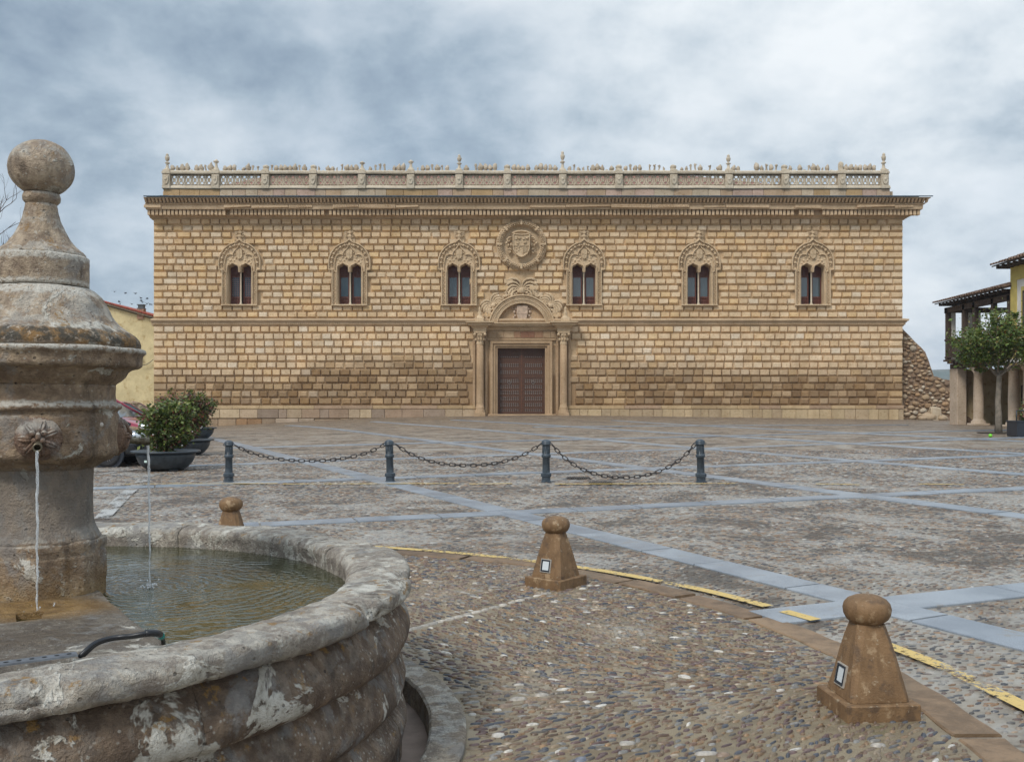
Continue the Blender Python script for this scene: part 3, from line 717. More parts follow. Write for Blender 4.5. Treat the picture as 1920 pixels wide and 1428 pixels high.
while x < XR+.75:
    if rb2.random() > .02: d.box(x, x+.185+rb2.uniform(-.012, .012), -.86-rb2.uniform(0, .03), -.50, fz(402.8+rb2.uniform(-.3, .3), .86), fz(393.0, .86))
    x += .272
o = d.obj('dentils', M_CORN, palace); tag(o, kind='stuff')
d = MB(); x = XL-.15
while x < XR+1.2:                              # reeding on the corona
    z0_, z1_ = fz(380.0, 1.1), fz(372.4, 1.3); w_ = .13
    d.add([(x, -1.20, z0_), (x+w_, -1.20, z0_), (x+w_, -1.42, z1_), (x, -1.42, z1_), (x, -1.0, z0_), (x+w_, -1.0, z0_), (x+w_, -1.2, z1_), (x, -1.2, z1_)], [(0, 1, 2, 3), (0, 3, 7, 4), (1, 2, 6, 5), (0, 1, 5, 4)]); x += .25
o = d.obj('corona_reeds', M_CORN, palace); tag(o, kind='stuff')
d = MB()                                       # broken plates of the fascia, some still fluted
x = XL-.3
for k in range(200):
    wd = rb2.uniform(1.0, 3.2)
    if x+wd > XR+.9: break
    t_ = rb2.uniform(.04, .17)
    if rb2.random() < .72:
        zl, zh = fz(389.3+rb2.uniform(-.8, .8), 1.08), fz(384.0+rb2.uniform(-.6, .9), 1.08)
        zl2 = zl+rb2.uniform(-.04, .1)
        d.add([(x+.02, -1.02-t_, zl), (x+wd-.02, -1.02-t_, zl2), (x+wd-.02, -1.02-t_, zh), (x+.02, -1.02-t_, zh), (x+.02, -.99, zl-.02), (x+wd-.02, -.99, zl2-.02), (x+wd-.02, -.99, zh+.02), (x+.02, -.99, zh+.02)],
              [(0, 1, 2, 3), (0, 1, 5, 4), (3, 2, 6, 7), (0, 3, 7, 4), (1, 2, 6, 5)])
        if rb2.random() < .45:
            xx = x+.08
            while xx < x+wd-.12: d.box(xx, xx+.05, -1.05-t_, -1.0, zl+.08, zh-.03); xx += .115
    x += wd
d.obj('fascia_plates', M_CORN, palace)
moulding('string_course', [(0, 611.8), (.07, 611), (.09, 609), (.15, 608.4), (.16, 604.6), (.22, 604), (.24, 601.6), (.33, 600.9), (.34, 598), (.30, 597.4), (0, 596.6)], M_CORN, .12)
d = MB(); x = XL+.05
while x < XR:
    if not (fx(884) < x < fx(1078)): d.box(x, x+.075, -.205, -.14, fz(608.0), fz(604.9))
    x += .135
o = d.obj('bead_row', M_CORN, palace); tag(o, kind='stuff')

# ---- windows: px units relative to the mullion, up from the sill, scaled to metres
U = KF; SILL = fz(571)
def arc(cx, cz, r, a0, a1, n): return [(cx+r*math.cos(R(a0+(a1-a0)*i/n)), cz+r*math.sin(R(a0+(a1-a0)*i/n))) for i in range(n+1)]
def sc(pts): return [(x*U, z*U) for x, z in pts]
win = empty('window', (fx(WX[0]), -.0, SILL), 0, palace)
big_arc = [(-32, 0), (-32, 64)]+[(-38.5, 65), (-38.5, 76)]+arc(0, 77.5, 38.5, 178, 100, 12)+[(-3.5, 118), (0, 121), (3.5, 118)]+arc(0, 77.5, 38.5, 80, 2, 12)+[(38.5, 76), (38.5, 65), (32, 64), (32, 0)]
def light(cx):                               # scalloped head of one light, left to right
    return [(cx-9.4, 62), (cx-9.4, 67), (cx-8.8, 69.6), (cx-7.4, 71.4), (cx-5.4, 72.2), (cx-3.4, 73.2), (cx-1.8, 74.6), (cx, 75.6), (cx+1.8, 74.6), (cx+3.4, 73.2), (cx+5.4, 72.2), (cx+7.4, 71.4), (cx+8.8, 69.6), (cx+9.4, 67), (cx+9.4, 62)]
innerp = [(-21.6, 0), (-21.6, 62)]+light(-12.2)+light(12.2)+[(21.6, 62), (21.6, 0)]
poly = big_arc+innerp[::-1]
fixn(MB().prism(sc(poly), -.14, .45).obj('surround', M_CARVE, win))
rnd_prof = lambda w, y, h: [(-w, y), (-w*.9, y-h*.6), (-w*.35, y-h), (w*.35, y-h), (w*.9, y-h*.6), (w, y)]
MB().sweep(sc(big_arc), rnd_prof(.055, -.13, .13), smooth=False).obj('outer_moulding', M_CARVE, win)
MB().sweep(sc([(-24.5, 0), (-24.5, 60)]+[(-28, 62), (-28.6, 74), (-26, 86)]+arc(-17, 84, 9.5, 140, 60, 4)+[(-12, 95), (-10, 99), (-5, 104), (-2, 109), (0, 115), (2, 109), (5, 104), (10, 99), (12, 95)]+arc(17, 84, 9.5, 120, 40, 4)+[(26, 86), (28.6, 74), (28, 62), (24.5, 60), (24.5, 0)]), rnd_prof(.045, -.13, .11)).obj('ogee_moulding', M_CARVE, win)
for cx in (-12.2, 12.2):
    MB().sweep(sc([(cx-11.3, 60)]+[(x*1.0+(x-cx)*.16, z+1.7) for x, z in light(cx)[1:-1]]+[(cx+11.3, 60)]), rnd_prof(.04, -.13, .12)).obj('arch_moulding', M_CARVE, win)
orn = MB(); ro = random.Random(2)           # carved foliage: rows of curled bosses round the arch and down the jambs
for i in range(27):
    a = R(-8+196*i/26); orn.sphere((33.3*U*math.cos(a), -.15, (77.5+33.3*math.sin(a))*U), (2.9 if i % 2 else 1.7)*U, 7, 5, (1, 1.6, 1)); 
    a += R(3.6); orn.sphere((35.6*U*math.cos(a), -.13, (77.5+35.6*math.sin(a))*U), 1.2*U, 6, 4, (1, .9, 1)); orn.sphere((30.8*U*math.cos(a), -.13, (77.5+30.8*math.sin(a))*U), 1.2*U, 6, 4, (1, .9, 1))
for s_ in (-1, 1):
    for k in range(17): orn.sphere((s_*(28.4+.7*(-1)**k)*U, -.14, (3+3.55*k)*U), 1.6*U, 6, 5, (.9, 1.3, .85))
orn.obj('carved_foliage', M_CARVE, win)
sh = MB(); shield = [(-5.2, 101), (5.2, 101), (5.6, 95), (5.2, 90), (3.4, 86.4), (0, 84), (-3.4, 86.4), (-5.2, 90), (-5.6, 95)]
sh.prism(sc(shield), -.24, -.1)
for i in range(8):
    a = R(20+i*40); sh.sphere((8.5*math.cos(a)*U, -.16, (92.5+9*math.sin(a))*U), 1.4*U, 6, 5, (1.2, .8, 1.2))
for s_ in (-1, 1):
    for q_ in ((13, 88, 2.2), (17, 82, 2.4), (20.5, 77, 2.), (10, 82, 1.8), (14.5, 79, 1.5), (22.5, 84, 1.6)): sh.sphere((s_*q_[0]*U, -.14, q_[1]*U), q_[2]*U, 7, 5, (1, .7, 1))
sh.box(-.6*U, .6*U, -.26, -.2, 85*U, 100.5*U); sh.box(-5*U, 5*U, -.258, -.2, 93*U, 94*U)
fixn(sh.obj('coat_of_arms', M_CARVE, win))
fi = MB()                                    # finial: collar, vase with scrolls, leaf top on a plain panel
fi.prism(sc([(-10, 117), (10, 117), (10, 140), (-10, 140)]), -.06, .02)
fi.lathe([(5.5*U, 119*U), (6*U, 120*U), (4*U, 121.5*U), (2.2*U, 123*U), (4.5*U, 125.5*U), (7*U, 127.5*U), (3*U, 129.5*U), (2*U, 132*U), (4.6*U, 136*U), (1.5*U, 137.5*U), (.4*U, 139*U)], 12, (0, -.06, 0), M=Matrix.Translation((0, -.06, 0)) @ Matrix.Diagonal((1, .5, 1, 1)))
for s_ in (-1, 1):
    fi.tube([(s_*3*U, -.13, 126*U), (s_*7*U, -.15, 126.5*U), (s_*8.7*U, -.15, 129*U), (s_*7*U, -.15, 131*U), (s_*5.6*U, -.15, 129.6*U)], .03, 6)
    fi.tube([(s_*1*U, -.13, 132*U), (s_*4*U, -.15, 134.4*U), (s_*6.6*U, -.15, 135*U), (s_*6.6*U, -.15, 137*U)], .026, 6)
fi.obj('finial', M_CARVE, win)
ml = MB(); ml.lathe([(3.1*U, 0), (3.1*U, 1.2*U), (2.2*U, 2*U), (2.6*U, 3*U), (1.55*U, 4*U), (1.5*U, 58*U), (1.9*U, 58.6*U), (1.5*U, 59.6*U), (3*U, 63*U), (3.2*U, 65*U)], 14, (0, .12, 0)); ml.obj('mullion', M_PALE, win)
sl_ = MB(); sl_.bbox(-34*U, 34*U, -.30, .5, -3.0*U, -.2*U, .03); sl_.bbox(-31*U, 31*U, -.16, .1, -4.2*U, -3.02*U, .02); sl_.obj('sill', M_CARVE, win)
for cx in (-12.1, 12.1):
    fr = MB(); y0 = .34; L_ = cx-9.3; R_ = cx+9.3
    def bar(x0, x1, z0, z1, y=y0, t_=.07): fr.box(x0*U, x1*U, y, y+t_, z0*U, z1*U)
    bar(L_, L_+2.3, 0, 76); bar(R_-2.3, R_, 0, 76); bar(L_+2.3, R_-2.3, 0, 2); bar(L_+2.3, R_-2.3, 13.6, 16.2); bar(L_+2.3, R_-2.3, 52.2, 55); bar(L_+4, L_+5.2, 2, 13.6, y0+.01); bar(R_-5.2, R_-4, 2, 13.6, y0+.01)
    bar(L_+2.3, R_-2.3, 7, 8.4, y0+.012); bar(cx-.6, cx+.6, 2, 13.6, y0+.014); bar(cx-.7, cx+.7, 55, 76, y0+.01); bar(L_+2.3, R_-2.3, 61, 62.4, y0+.012); bar(L_+2.3, R_-2.3, 67.5, 68.8, y0+.012)
    bar(L_, L_+9.3*2, 2, 13.6, y0+.05, .02); bar(L_, R_, 55, 76, y0+.05, .02)
    fr.obj('window_frame', M_WOODR, win)
    MB().box((L_+2.3)*U, (R_-2.3)*U, y0+.03, y0+.04, 16.2*U, 52.2*U).obj('pane', M_GLASS, win)
lat = MB()
for cx in (-12.1, 12.1):
    for k in range(1, 4): lat.box((cx-7+14*k/4-.35)*U, (cx-7+14*k/4+.35)*U, .345, .365, 16.2*U, 52.2*U)
    for k in range(1, 9): lat.box((cx-7)*U, (cx+7)*U, .347, .367, (16.2+36*k/9-.35)*U, (16.2+36*k/9+.35)*U)
win.scale = (1, 1.25, 1)
for i in range(1, 6):
    c_ = copy_tree(win, palace); c_.location = (fx(WX[i]), 0, SILL)
lat.obj('lattice', simple('grey_lattice', (.17, .10, .10), .6), win)

# ---- round medallion with wreath and shield
MC = (fx(977.5), fz(459.8)); med = empty('medallion', (MC[0], 0, MC[1]), 0, palace)
rr = 47*U
MB().lathe([(1e-4, -.05), (rr*.76, -.05), (rr*.80, -.16), (rr*.97, -.15), (rr, -.12), (rr, .05)], 64, M=Matrix.Rotation(R(90), 4, 'X') @ Matrix.Diagonal((1, 1, -1, 1)), smooth=False).obj('disc', M_CARVE, med)
wr = MB(); 
def ring(mb, r, t_, y, n=64): mb.tube([(r*math.cos(2*PI*i/n), y, r*math.sin(2*PI*i/n)) for i in range(n)], t_, 8, closed=True)
ring(wr, rr*.97, .06, -.15); ring(wr, rr*.77, .045, -.14); ring(wr, rr*.87, .15, -.16)
ro = random.Random(8)
for i in range(64):
    a = 2*PI*i/64
    if i % 8 in (0,): continue
    for q_ in (-.055, .0, .055): wr.sphere((rr*(.87+q_)*math.cos(a+q_), -.28-.05*(q_ == 0), rr*(.87+q_)*math.sin(a+q_)), .058*ro.uniform(.8, 1.25), 6, 5, (1, .9, 1))
for i in range(8):                            # ribbons tied round the wreath
    a = 2*PI*i/8; Mx = Matrix.Rotation(-a, 4, 'Y') @ Matrix.Translation((rr*.87, 0, 0)); wr.bbox(-.19, .19, -.38, -.1, -.085, .085, .03, Mx)
wr.obj('wreath', M_CARVE, med)
ms = MB(); shp = [(-15, 16.5), (-13.5, 19), (-8, 18), (0, 17.2), (8, 18), (13.5, 19), (15, 16.5), (15.2, 0), (14.6, -10), (10.5, -18), (4, -22.5), (0, -23.6), (-4, -22.5), (-10.5, -18), (-14.6, -10), (-15.2, 0)]
ms.prism(sc(shp), -.38, -.04); ms.obj('shield', M_CARVE, med)
s2 = MB(); s2.sweep(sc(shp), rnd_prof(.045, -.29, .07), closed=True)
s2.box(-13.5*U, 13.5*U, -.335, -.28, -3.6*U, -2.2*U)
for k, q_ in enumerate([(-10, 10.5), (-3.5, 10.5), (4, 10.5), (10.5, 10.5), (-7, 2.5), (7, 2.5)]):    # castles and lions of the quarters
    x, z = q_
    if k % 2 == 0: s2.box((x-2)*U, (x+2)*U, -.35, -.28, (z-2)*U, (z+1)*U); [s2.box((x+e-.6)*U, (x+e+.6)*U, -.35, -.28, (z+1)*U, (z+3)*U) for e in (-1.6, 0, 1.6)]
    else: s2.tube([((x-2)*U, -.33, (z-2)*U), ((x-1)*U, -.34, z*U), ((x+1.4)*U, -.34, (z+.6)*U), ((x+1.8)*U, -.34, (z+2.8)*U)], .035, 6); s2.tube([((x+1)*U, -.33, (z-2)*U), ((x+.6)*U, -.34, z*U)], .03, 6); s2.tube([((x-1.6)*U, -.34, (z)*U), ((x-2.4)*U, -.34, (z+2.4)*U)], .025, 6)
for k in range(4): s2.box((2+2.6*k)*U, (3.3+2.6*k)*U, -.34, -.28, (-17+k*1.2)*U, -5*U)
for q_ in ((-9, -8), (-5, -11), (-9, -14), (-4.5, -6.5)): s2.sphere((q_[0]*U, -.30, q_[1]*U), 1.6*U, 7, 5, (1, .6, 1.2))
s2.v = [(a_, b_-.085, c_) for a_, b_, c_ in s2.v]; s2.obj('shield_relief', M_CARVE, med)
s3 = MB()
for s_ in (-1, 1):                            # scrolls and figures beside the shield
    s3.tube([(s_*17*U, -.12, 13*U), (s_*22*U, -.14, 14*U), (s_*27*U, -.14, 10*U), (s_*25*U, -.14, 5*U), (s_*21*U, -.14, 7*U)], .06, 7)
    s3.tube([(s_*17*U, -.12, -12*U), (s_*22*U, -.14, -7*U), (s_*26*U, -.14, -11*U), (s_*23*U, -.14, -16*U), (s_*19*U, -.14, -13*U)], .06, 7)
    s3.sphere((s_*28*U, -.16, 3*U), 2.6*U, 8, 6, (1, .7, 1)); s3.sphere((s_*19*U, -.14, 0), 2.2*U, 8, 6, (1, .7, 1.8)); s3.sphere((s_*24*U, -.14, -1*U), 1.8*U, 7, 6, (1, .7, 1.5))
s3.sweep(sc([(-17, 21), (-9, 24.5), (0, 25.4), (9, 24.5), (17, 21)]), rnd_prof(.07, -.1, .12)); s3.v = [(a_, b_-.06, c_) for a_, b_, c_ in s3.v]; s3.obj('scrollwork', M_CARVE, med)

med.scale = (1, 1.35, 1)
# ---- portal
PC = fx(978)
def mvp(pts, cx=978, base=None): return [((x-960)*U, fz(y)) for x, y in pts]
pt_ = empty('portal', (0, 0, 0), 0, palace)
# stepped jambs round the door: three nested mouldings
for k, (o_, w_, y) in enumerate(((13.2, 4.6, -.34), (8.4, 4.4, -.24), (4.0, 4.0, -.12))):
    L_, R_, T_ = 932.8-o_, 1021.8+o_, 652.6-o_
    outer = [(L_, 782), (L_, T_), (R_, T_), (R_, 782)]; inn = [(R_-w_, 782), (R_-w_, T_+w_), (L_+w_, T_+w_), (L_+w_, 782)]
    MB().prism(mvp(outer+inn), y, .9).obj('door_jamb', M_DARKST, pt_)
MB().bbox(fx(915), fx(1042), -.42, .2, fz(783)-.3, fz(776), .03).obj('threshold', M_DARKST, pt_)
# the two studded leaves
for s_, (a, b) in enumerate(((932.9, 977.6), (979.0, 1021.7))):
    leaf = MB(); x0, x1, z0, z1 = fx(a), fx(b), fz(775.2), fz(652.8); leaf.box(x0, x1, .42, .50, z0, z1)
    lo = leaf.obj('door_leaf', M_DOOR, pt_)
    bd = MB(); zm = fz(706)
    for q_ in ((x0, x0+.16, z0, z1), (x1-.16, x1, z0, z1), (x0+.16, x1-.16, z1-.16, z1), (x0+.16, x1-.16, zm-.07, zm+.07), (x0+.16, x1-.16, z0, z0+.14)): bd.box(q_[0], q_[1], .375, .42, q_[2], q_[3])
    for k in range(8): xx = x0+.16+(x1-x0-.32)*(k+.5)/8; bd.box(xx-.06, xx+.06, .40, .42, z0+.14, z1-.16)
    bd.obj('door_frame_boards', M_DOOR, lo)
    st = MB(); rows_ = [668.5, 682, 695, 711.6, 722.7, 733.5, 745, 756.6, 768]
    for r_ in rows_:
        for k in range(9):
            xx = x0+.24+(x1-x0-.48)*k/8; zz = fz(r_); st.sphere((xx, .39, zz), .047, 6, 4)
            if r_ > 680: st.box(xx-.022, xx+.022, .385, .40, zz-.20, zz-.06)
    o = st.obj('studs', M_IRONST, lo)
    kn = MB(); n_ = 12; cz = fz(716.5); cx_ = (x0+x1)/2+(-.02); kn.tube([(cx_+.11*math.cos(2*PI*i/n_), .35, cz+.11*math.sin(2*PI*i/n_)) for i in range(n_)], .02, 6, closed=True); kn.sphere((cx_, .37, cz+.12), .04, 8, 6); kn.obj('knocker', M_IRONST, lo)
MB().box(fx(977.2), fx(979.4), .33, .46, fz(775), fz(653)).obj('cover_strip', simple('worn_wood', (.12, .045, .022), .5, .4, 8), pt_)
# columns
for cx in (900.4, 1056.0):
    X = fx(cx); c = MB(); r0 = 7.1*U
    c.lathe([(r0*1.02, fz(762)), (r0*1.0, fz(756)), (r0*.97, fz(700)), (r0*.90, fz(646))], 24, (X, -.42, 0)); sh_ = c.obj('column', M_DARKST, pt_)
    b = MB(); b.bbox(X-10.2*U, X+10.2*U, -.82, .0, -.4, fz(773), .02); b.lathe([(r0*1.35, fz(773)), (r0*1.42, fz(771)), (r0*1.3, fz(768.6)), (r0*1.12, fz(767)), (r0*1.2, fz(764.5)), (r0*1.03, fz(762))], 24, (X, -.42, 0)); b.obj('column_base', M_DARKST, sh_)
    k_ = MB(); k_.lathe([(r0*.95, fz(646)), (r0*1.06, fz(645)), (r0*.92, fz(643.6)), (r0*1.0, fz(636)), (r0*1.35, fz(628)), (r0*1.45, fz(626))], 20, (X, -.42, 0)); k_.bbox(X-r0*1.5, X+r0*1.5, -.42-r0*1.5, 0, fz(626), fz(623.6), .015)
    for j in range(10):
        a = 2*PI*j/10; k_.sphere((X+r0*1.16*math.cos(a), -.42+r0*1.16*math.sin(a), fz(637)), .07, 6, 5, (1, 1, 1.6)); k_.sphere((X+r0*1.38*math.cos(a), -.42+r0*1.38*math.sin(a), fz(629.5)), .075, 6, 5)
    for s_ in (-1, 1): k_.sphere((X+s_*r0*1.35, -.42-r0*1.2, fz(628)), .11, 8, 6)
    k_.obj('capital', M_CARVE, sh_)
    for s_ in (-1, 1):                         # flat pilasters behind each column
        MB().bbox(X+s_*11.3*U-2.6*U, X+s_*11.3*U+2.6*U, -.16, .0, -.3, fz(617), .02).obj('pilaster', M_DARKST, pt_)
# lintel, frieze, cornice with a forward break over each column
MB().box(fx(914), fx(1042), -.20, 0, fz(638), fz(619)).obj('frieze', M_DARKST, pt_)
fr = MB(); rf = random.Random(3); x = 917.
while x < 1036:
    wd = rf.uniform(10, 28); fr.col = tuple(np.array(rf.choice([(.34, .20, .12), (.26, .13, .08), (.42, .30, .19)])));
    fr.bbox(fx(x), fx(min(x+wd, 1040)), -.235, -.19, fz(633.5), fz(621.5), .012); x += wd+.7
fr.obj('frieze_panels', M_BLOCK, pt_)
def mold2(x0, x1, prof, base, nm, mat=M_CARVE):
    mb = MB(); n = len(prof); vs = []
    for xs_, sg in ((x0, -1), (x1, 1)):
        for p, y in prof: vs.append((fx(xs_)+sg*(p), -base-p, fz(y)))
    vs += [(fx(x0)-p, 0, fz(y)) for p, y in prof]+[(fx(x1)+p, 0, fz(y)) for p, y in prof]
    fs = [(i, n+i, n+i+1, i+1) for i in range(n-1)]+[(2*n+i, i, i+1, 2*n+i+1) for i in range(n-1)]+[(n+i, 3*n+i, 3*n+i+1, n+i+1) for i in range(n-1)]
    fs += [(n-1, 2*n-1, 4*n-1, 3*n-1), (0, n, 3*n, 2*n)]
    mb.add(vs, fs); return mb.obj(nm, mat, pt_)
CP = [(0, 619.5), (.05, 618.5), (.07, 616), (.16, 614.8), (.20, 612.4), (.38, 611.6), (.42, 608.6), (.50, 607.6), (.50, 605.6)]
mold2(913, 1043, CP, .22, 'cornice_middle')
for a, b in ((889.5, 911.3), (1045.1, 1066.9)):
    mold2(a, b, [(0, 623.6), (.03, 623.4)]+CP[1:-1]+[(.55, 606.6), (.55, 604.4)], .70, 'cornice_break')
dn = MB()
for x in np.arange(918, 1040, 2.5): dn.box(fx(x), fx(x+1.3), -.50, -.3, fz(614.2), fz(612.6))
o = dn.obj('portal_dentils', M_CARVE, pt_); tag(o, kind='stuff')
# tympanum and archivolt
AC = (978., 615.5); r1 = 46.4
def arcp(r, a0, a1, n=36): return [((AC[0]-960+r*math.cos(R(a0+(a1-a0)*i/n)))*U, fz(AC[1]-r*math.sin(R(a0+(a1-a0)*i/n)))) for i in range(n+1)]
MB().prism(arcp(47.5, 12, 168), -.04, .02).obj('tympanum', M_DARKST, pt_)
fixn(MB().prism(arcp(62, 9.2, 170.8)+arcp(46, 167.6, 12.4), -.30, 0).obj('archivolt', M_CARVE, pt_))
am = MB()
for r_, w_, h_ in ((61.2, .06, .14), (57.2, .03, .07), (49.6, .035, .08), (47.2, .05, .10)): am.sweep(arcp(r_, 10, 170, 48), rnd_prof(w_, -.29, h_))
for i in range(60):
    a = R(12+156*i/59); p0, p1 = 50.8, 55.8
    am.tube([((AC[0]-960+r_*math.cos(a))*U, -.32, fz(AC[1]-r_*math.sin(a))) for r_ in (p0, p1)], .036, 5)
am.obj('arch_mouldings', M_CARVE, pt_)
ts = MB(); cx0, cy0 = 979, 588; tsh = [(-10, 15), (10, 15), (10.4, 0), (8, -9), (0, -14), (-8, -9), (-10.4, 0)]
ts.prism([((cx0-960+x)*U, fz(cy0-z)) for x, z in tsh], -.22, 0); ts.box(fx(cx0)-.02, fx(cx0)+.02, -.25, -.2, fz(cy0+11), fz(cy0-14)); ts.box(fx(cx0-9.5), fx(cx0+9.5), -.248, -.2, fz(cy0+1), fz(cy0-.2))
for s_ in (-1, 1):
    for q_ in ((12, 9, 2.5), (14.5, 3, 2.7), (13, -4, 2.4), (16, -8, 2), (10.5, -11, 1.8), (17.5, 9, 1.6)): ts.sphere((fx(cx0+s_*q_[0]), -.08, fz(cy0-q_[1])), q_[2]*U, 8, 6, (1, .8, 1.1))
fixn(ts.obj('coat_of_arms', simple('pink_grey_stone', (.47, .35, .26), .9, .2, 5, .8, 20), pt_))
# crest over the arch: palmettes of curled leaves, scrolls and small pinnacles
def palm(mb, cx, cy, s, rot=0., n=5):
    for sg in (-1, 1):
        for k in range(n):
            a = R(96-k*21); L_ = s*(1.0-.07*k)
            pts = []
            for q_ in range(7):
                t_ = q_/6; ang_ = a-t_*t_*R(62)
                r_ = L_*(t_**.85); x = math.cos(ang_)*r_+s*.04; z = math.sin(ang_)*r_
                pts.append((sg*x, z))
            P3 = []
            for x, z in pts:
                xr_ = x*math.cos(rot)-z*math.sin(rot); zr_ = x*math.sin(rot)+z*math.cos(rot); P3.append((fx(cx)+xr_*U, -.10, fz(cy)+zr_*U))
            mb.tube(P3, [.04, .05, .06, .08, .10, .11, .08], 6)
    mb.sphere((fx(cx), -.1, fz(cy)), s*.2*U, 10, 6, (1, .8, 1)); 
cr = MB(); palm(cr, 978, 545, 33, 0, 5); cr.obj('palmette', M_CARVE, pt_)
cr = MB(); palm(cr, 925, 573, 24, R(34), 5); cr.obj('palmette', M_CARVE, pt_)
cr = MB(); palm(cr, 1032, 573, 24, R(-34), 5); cr.obj('palmette', M_CARVE, pt_)
cr = MB(); ro = random.Random(5)
for i in range(46):
    a = R(14+152*i/45); r_ = 66.5+2.2*math.sin(i*1.9); cr.sphere(((AC[0]-960+r_*math.cos(a))*U, -.10, fz(AC[1]-r_*math.sin(a))), ro.uniform(1.8, 3.2)*U, 7, 5, (1, .8, 1))
for s_ in (-1, 1):
    for (x, y, r_) in ((15, 544, 5), (27, 551, 4.6), (38, 560, 4.4), (62, 584, 5), (66, 594, 4.4)):
        n_ = 14; cr.tube([(fx(978+s_*(x+r_*(1-.05*i)*math.cos(i*.55))), -.12, fz(y-r_*(1-.05*i)*math.sin(i*.55))) for i in range(n_)], .055, 6)
cr.obj('scrolls', M_CARVE, pt_)
for cx in (900, 1059):
    p_ = MB(); p_.bbox(fx(cx-8), fx(cx+8), -.95, -.3, fz(604.2), fz(597), .03); p_.lathe([(6.4*U, fz(597)), (5*U, fz(594)), (3*U, fz(591.5)), (4.6*U, fz(588.5)), (2.4*U, fz(585.6)), (1.7*U, fz(583)), (2.4*U, fz(580)), (.5*U, fz(576))], 14, (fx(cx), -.62, 0)); p_.obj('pinnacle', M_CARVE, pt_)

# ---- balustrade on the attic, set back behind the cornice
YB = .45; KB = (YF+YB)/F
def bx(px): return (px-960)*KB
def bz(py): return H+(HOR-py)*KB
bal = empty('balustrade', (0, YB, 0), 0, palace)
for a, b in runs(bx(306), bx(1669), .75, 1.5):
    mb = MB(); mb.col = tuple(np.array(rb.choice([(.50, .38, .28), (.46, .33, .22), (.52, .42, .31), (.44, .30, .16), (.50, .36, .29)]))*rb.uniform(.85, 1.08))
    mb.bbox(a+.008, b-.008, 0, .9, bz(371), bz(354.5), .02).jitter(.01, 1.5); mb.obj('attic_block', M_BLOCK, bal)
def along(mb, x0, x1, prof, n=50):
    k = len(prof); vs = []
    for i in range(n+1):
        x = x0+(x1-x0)*i/n; dz = .035*mn.noise(Vector((x*.35, 3, 0)))+.012*mn.noise(Vector((x*2., 1, 0)))
        for y, z in prof: vs.append((x, y+dz*.3, z+dz))
    mb.add(vs, [(i*k+q_, (i+1)*k+q_, (i+1)*k+(q_+1) % k, i*k+(q_+1) % k) for i in range(n) for q_ in range(k)]+[list(range(k)), [n*k+q_ for q_ in range(k)][::-1]])
mb = MB(); along(mb, bx(305), bx(1669), [(-.05, bz(354.3)), (-.10, bz(353)), (-.06, bz(350)), (.05, bz(347.3)), (.55, bz(347.3)), (.6, bz(354.3))]); mb.obj('base_moulding', M_PALE, bal)
POST = [312.2, 404.2, 497.5, 587, 678.5, 770, 861, 951, 1055, 1160.5, 1263, 1366.7, 1472, 1578, 1658.5]
for a, b in zip(POST[:-1], POST[1:]):
    mb = MB(); along(mb, bx(a+7.4), bx(b-7.4), [(-.08, bz(326.4)), (-.12, bz(325)), (-.12, bz(322)), (-.04, bz(320)), (.42, bz(320)), (.46, bz(326.4))], 14); mb.obj('rail', M_PALE, bal)
# pierced tracery: one module of rings, diagonals and buds repeated
tr = MB(); NW, NH = 6, 1; cw = 1/NW; hh = (347.3-326.4)*KB; ch = hh/NH; TW = 2.85
for i in range(NW):
    for j in range(NH):
        cx, cz = (i+.5)*TW/NW, (j+.5)*ch; rx, rz = TW/NW*.42, ch*.43
        n_ = 12; tr.tube([(cx+rx*math.cos(2*PI*q_/n_), .16, cz+rz*math.sin(2*PI*q_/n_)) for q_ in range(n_)], .046, 4, closed=True, smooth=False)
        for s_ in (-1, 1): tr.tube([(cx-rx*1.2, .16, cz-s_*rz*1.15), (cx+rx*.1, .13, cz+s_*rz*.12), (cx+rx*1.2, .16, cz+s_*rz*1.15)], .036, 4, smooth=False)
        tr.tube([(cx+rx*.36*math.cos(2*PI*q_/6), .13, cz+rz*.36*math.sin(2*PI*q_/6)) for q_ in range(6)], .04, 4, closed=True, smooth=False); tr.tube([(cx-TW/NW/2, .15, cz-ch*.5), (cx-TW/NW/2+.05, .15, cz), (cx-TW/NW/2, .15, cz+ch*.5)], .04, 4, smooth=False)
    tr.box(0, TW, .12, .2, -.02, .04); tr.box(0, TW, .12, .2, hh-.04, hh+.02); trm = None
for a, b in zip(POST[:-1], POST[1:]):
    x0, x1 = bx(a+7), bx(b-7)
    if trm is None: o = tr.obj('tracery_panel', M_PALE, bal); trm = o.data
    else: o = link(bpy.data.objects.new('tracery_panel', trm), bal)
    o.location = (x0, 0, bz(347.3)); o.scale = ((x1-x0)/TW, 1, 1)
pm = MB(); w_ = 7.4*KB; h_ = (354-319.5)*KB
pm.bbox(-w_, w_, -.16, .5, 0, h_*.18, .02); pm.bbox(-w_*.93, w_*.93, -.13, .48, h_*.18, h_*.8, .02); pm.bbox(-w_*1.06, w_*1.06, -.19, .52, h_*.8, h_*.93, .02); pm.bbox(-w_*.9, w_*.9, -.13, .47, h_*.93, h_*1.04, .02)
pm.prism([(-.17, h_*.70), (.17, h_*.70), (.17, h_*.40), (.10, h_*.27), (0, h_*.22), (-.10, h_*.27), (-.17, h_*.40)], -.20, -.1); pm.sphere((0, -.2, h_*.5), .09, 8, 6, (1, .5, 1.3)); pmesh = None
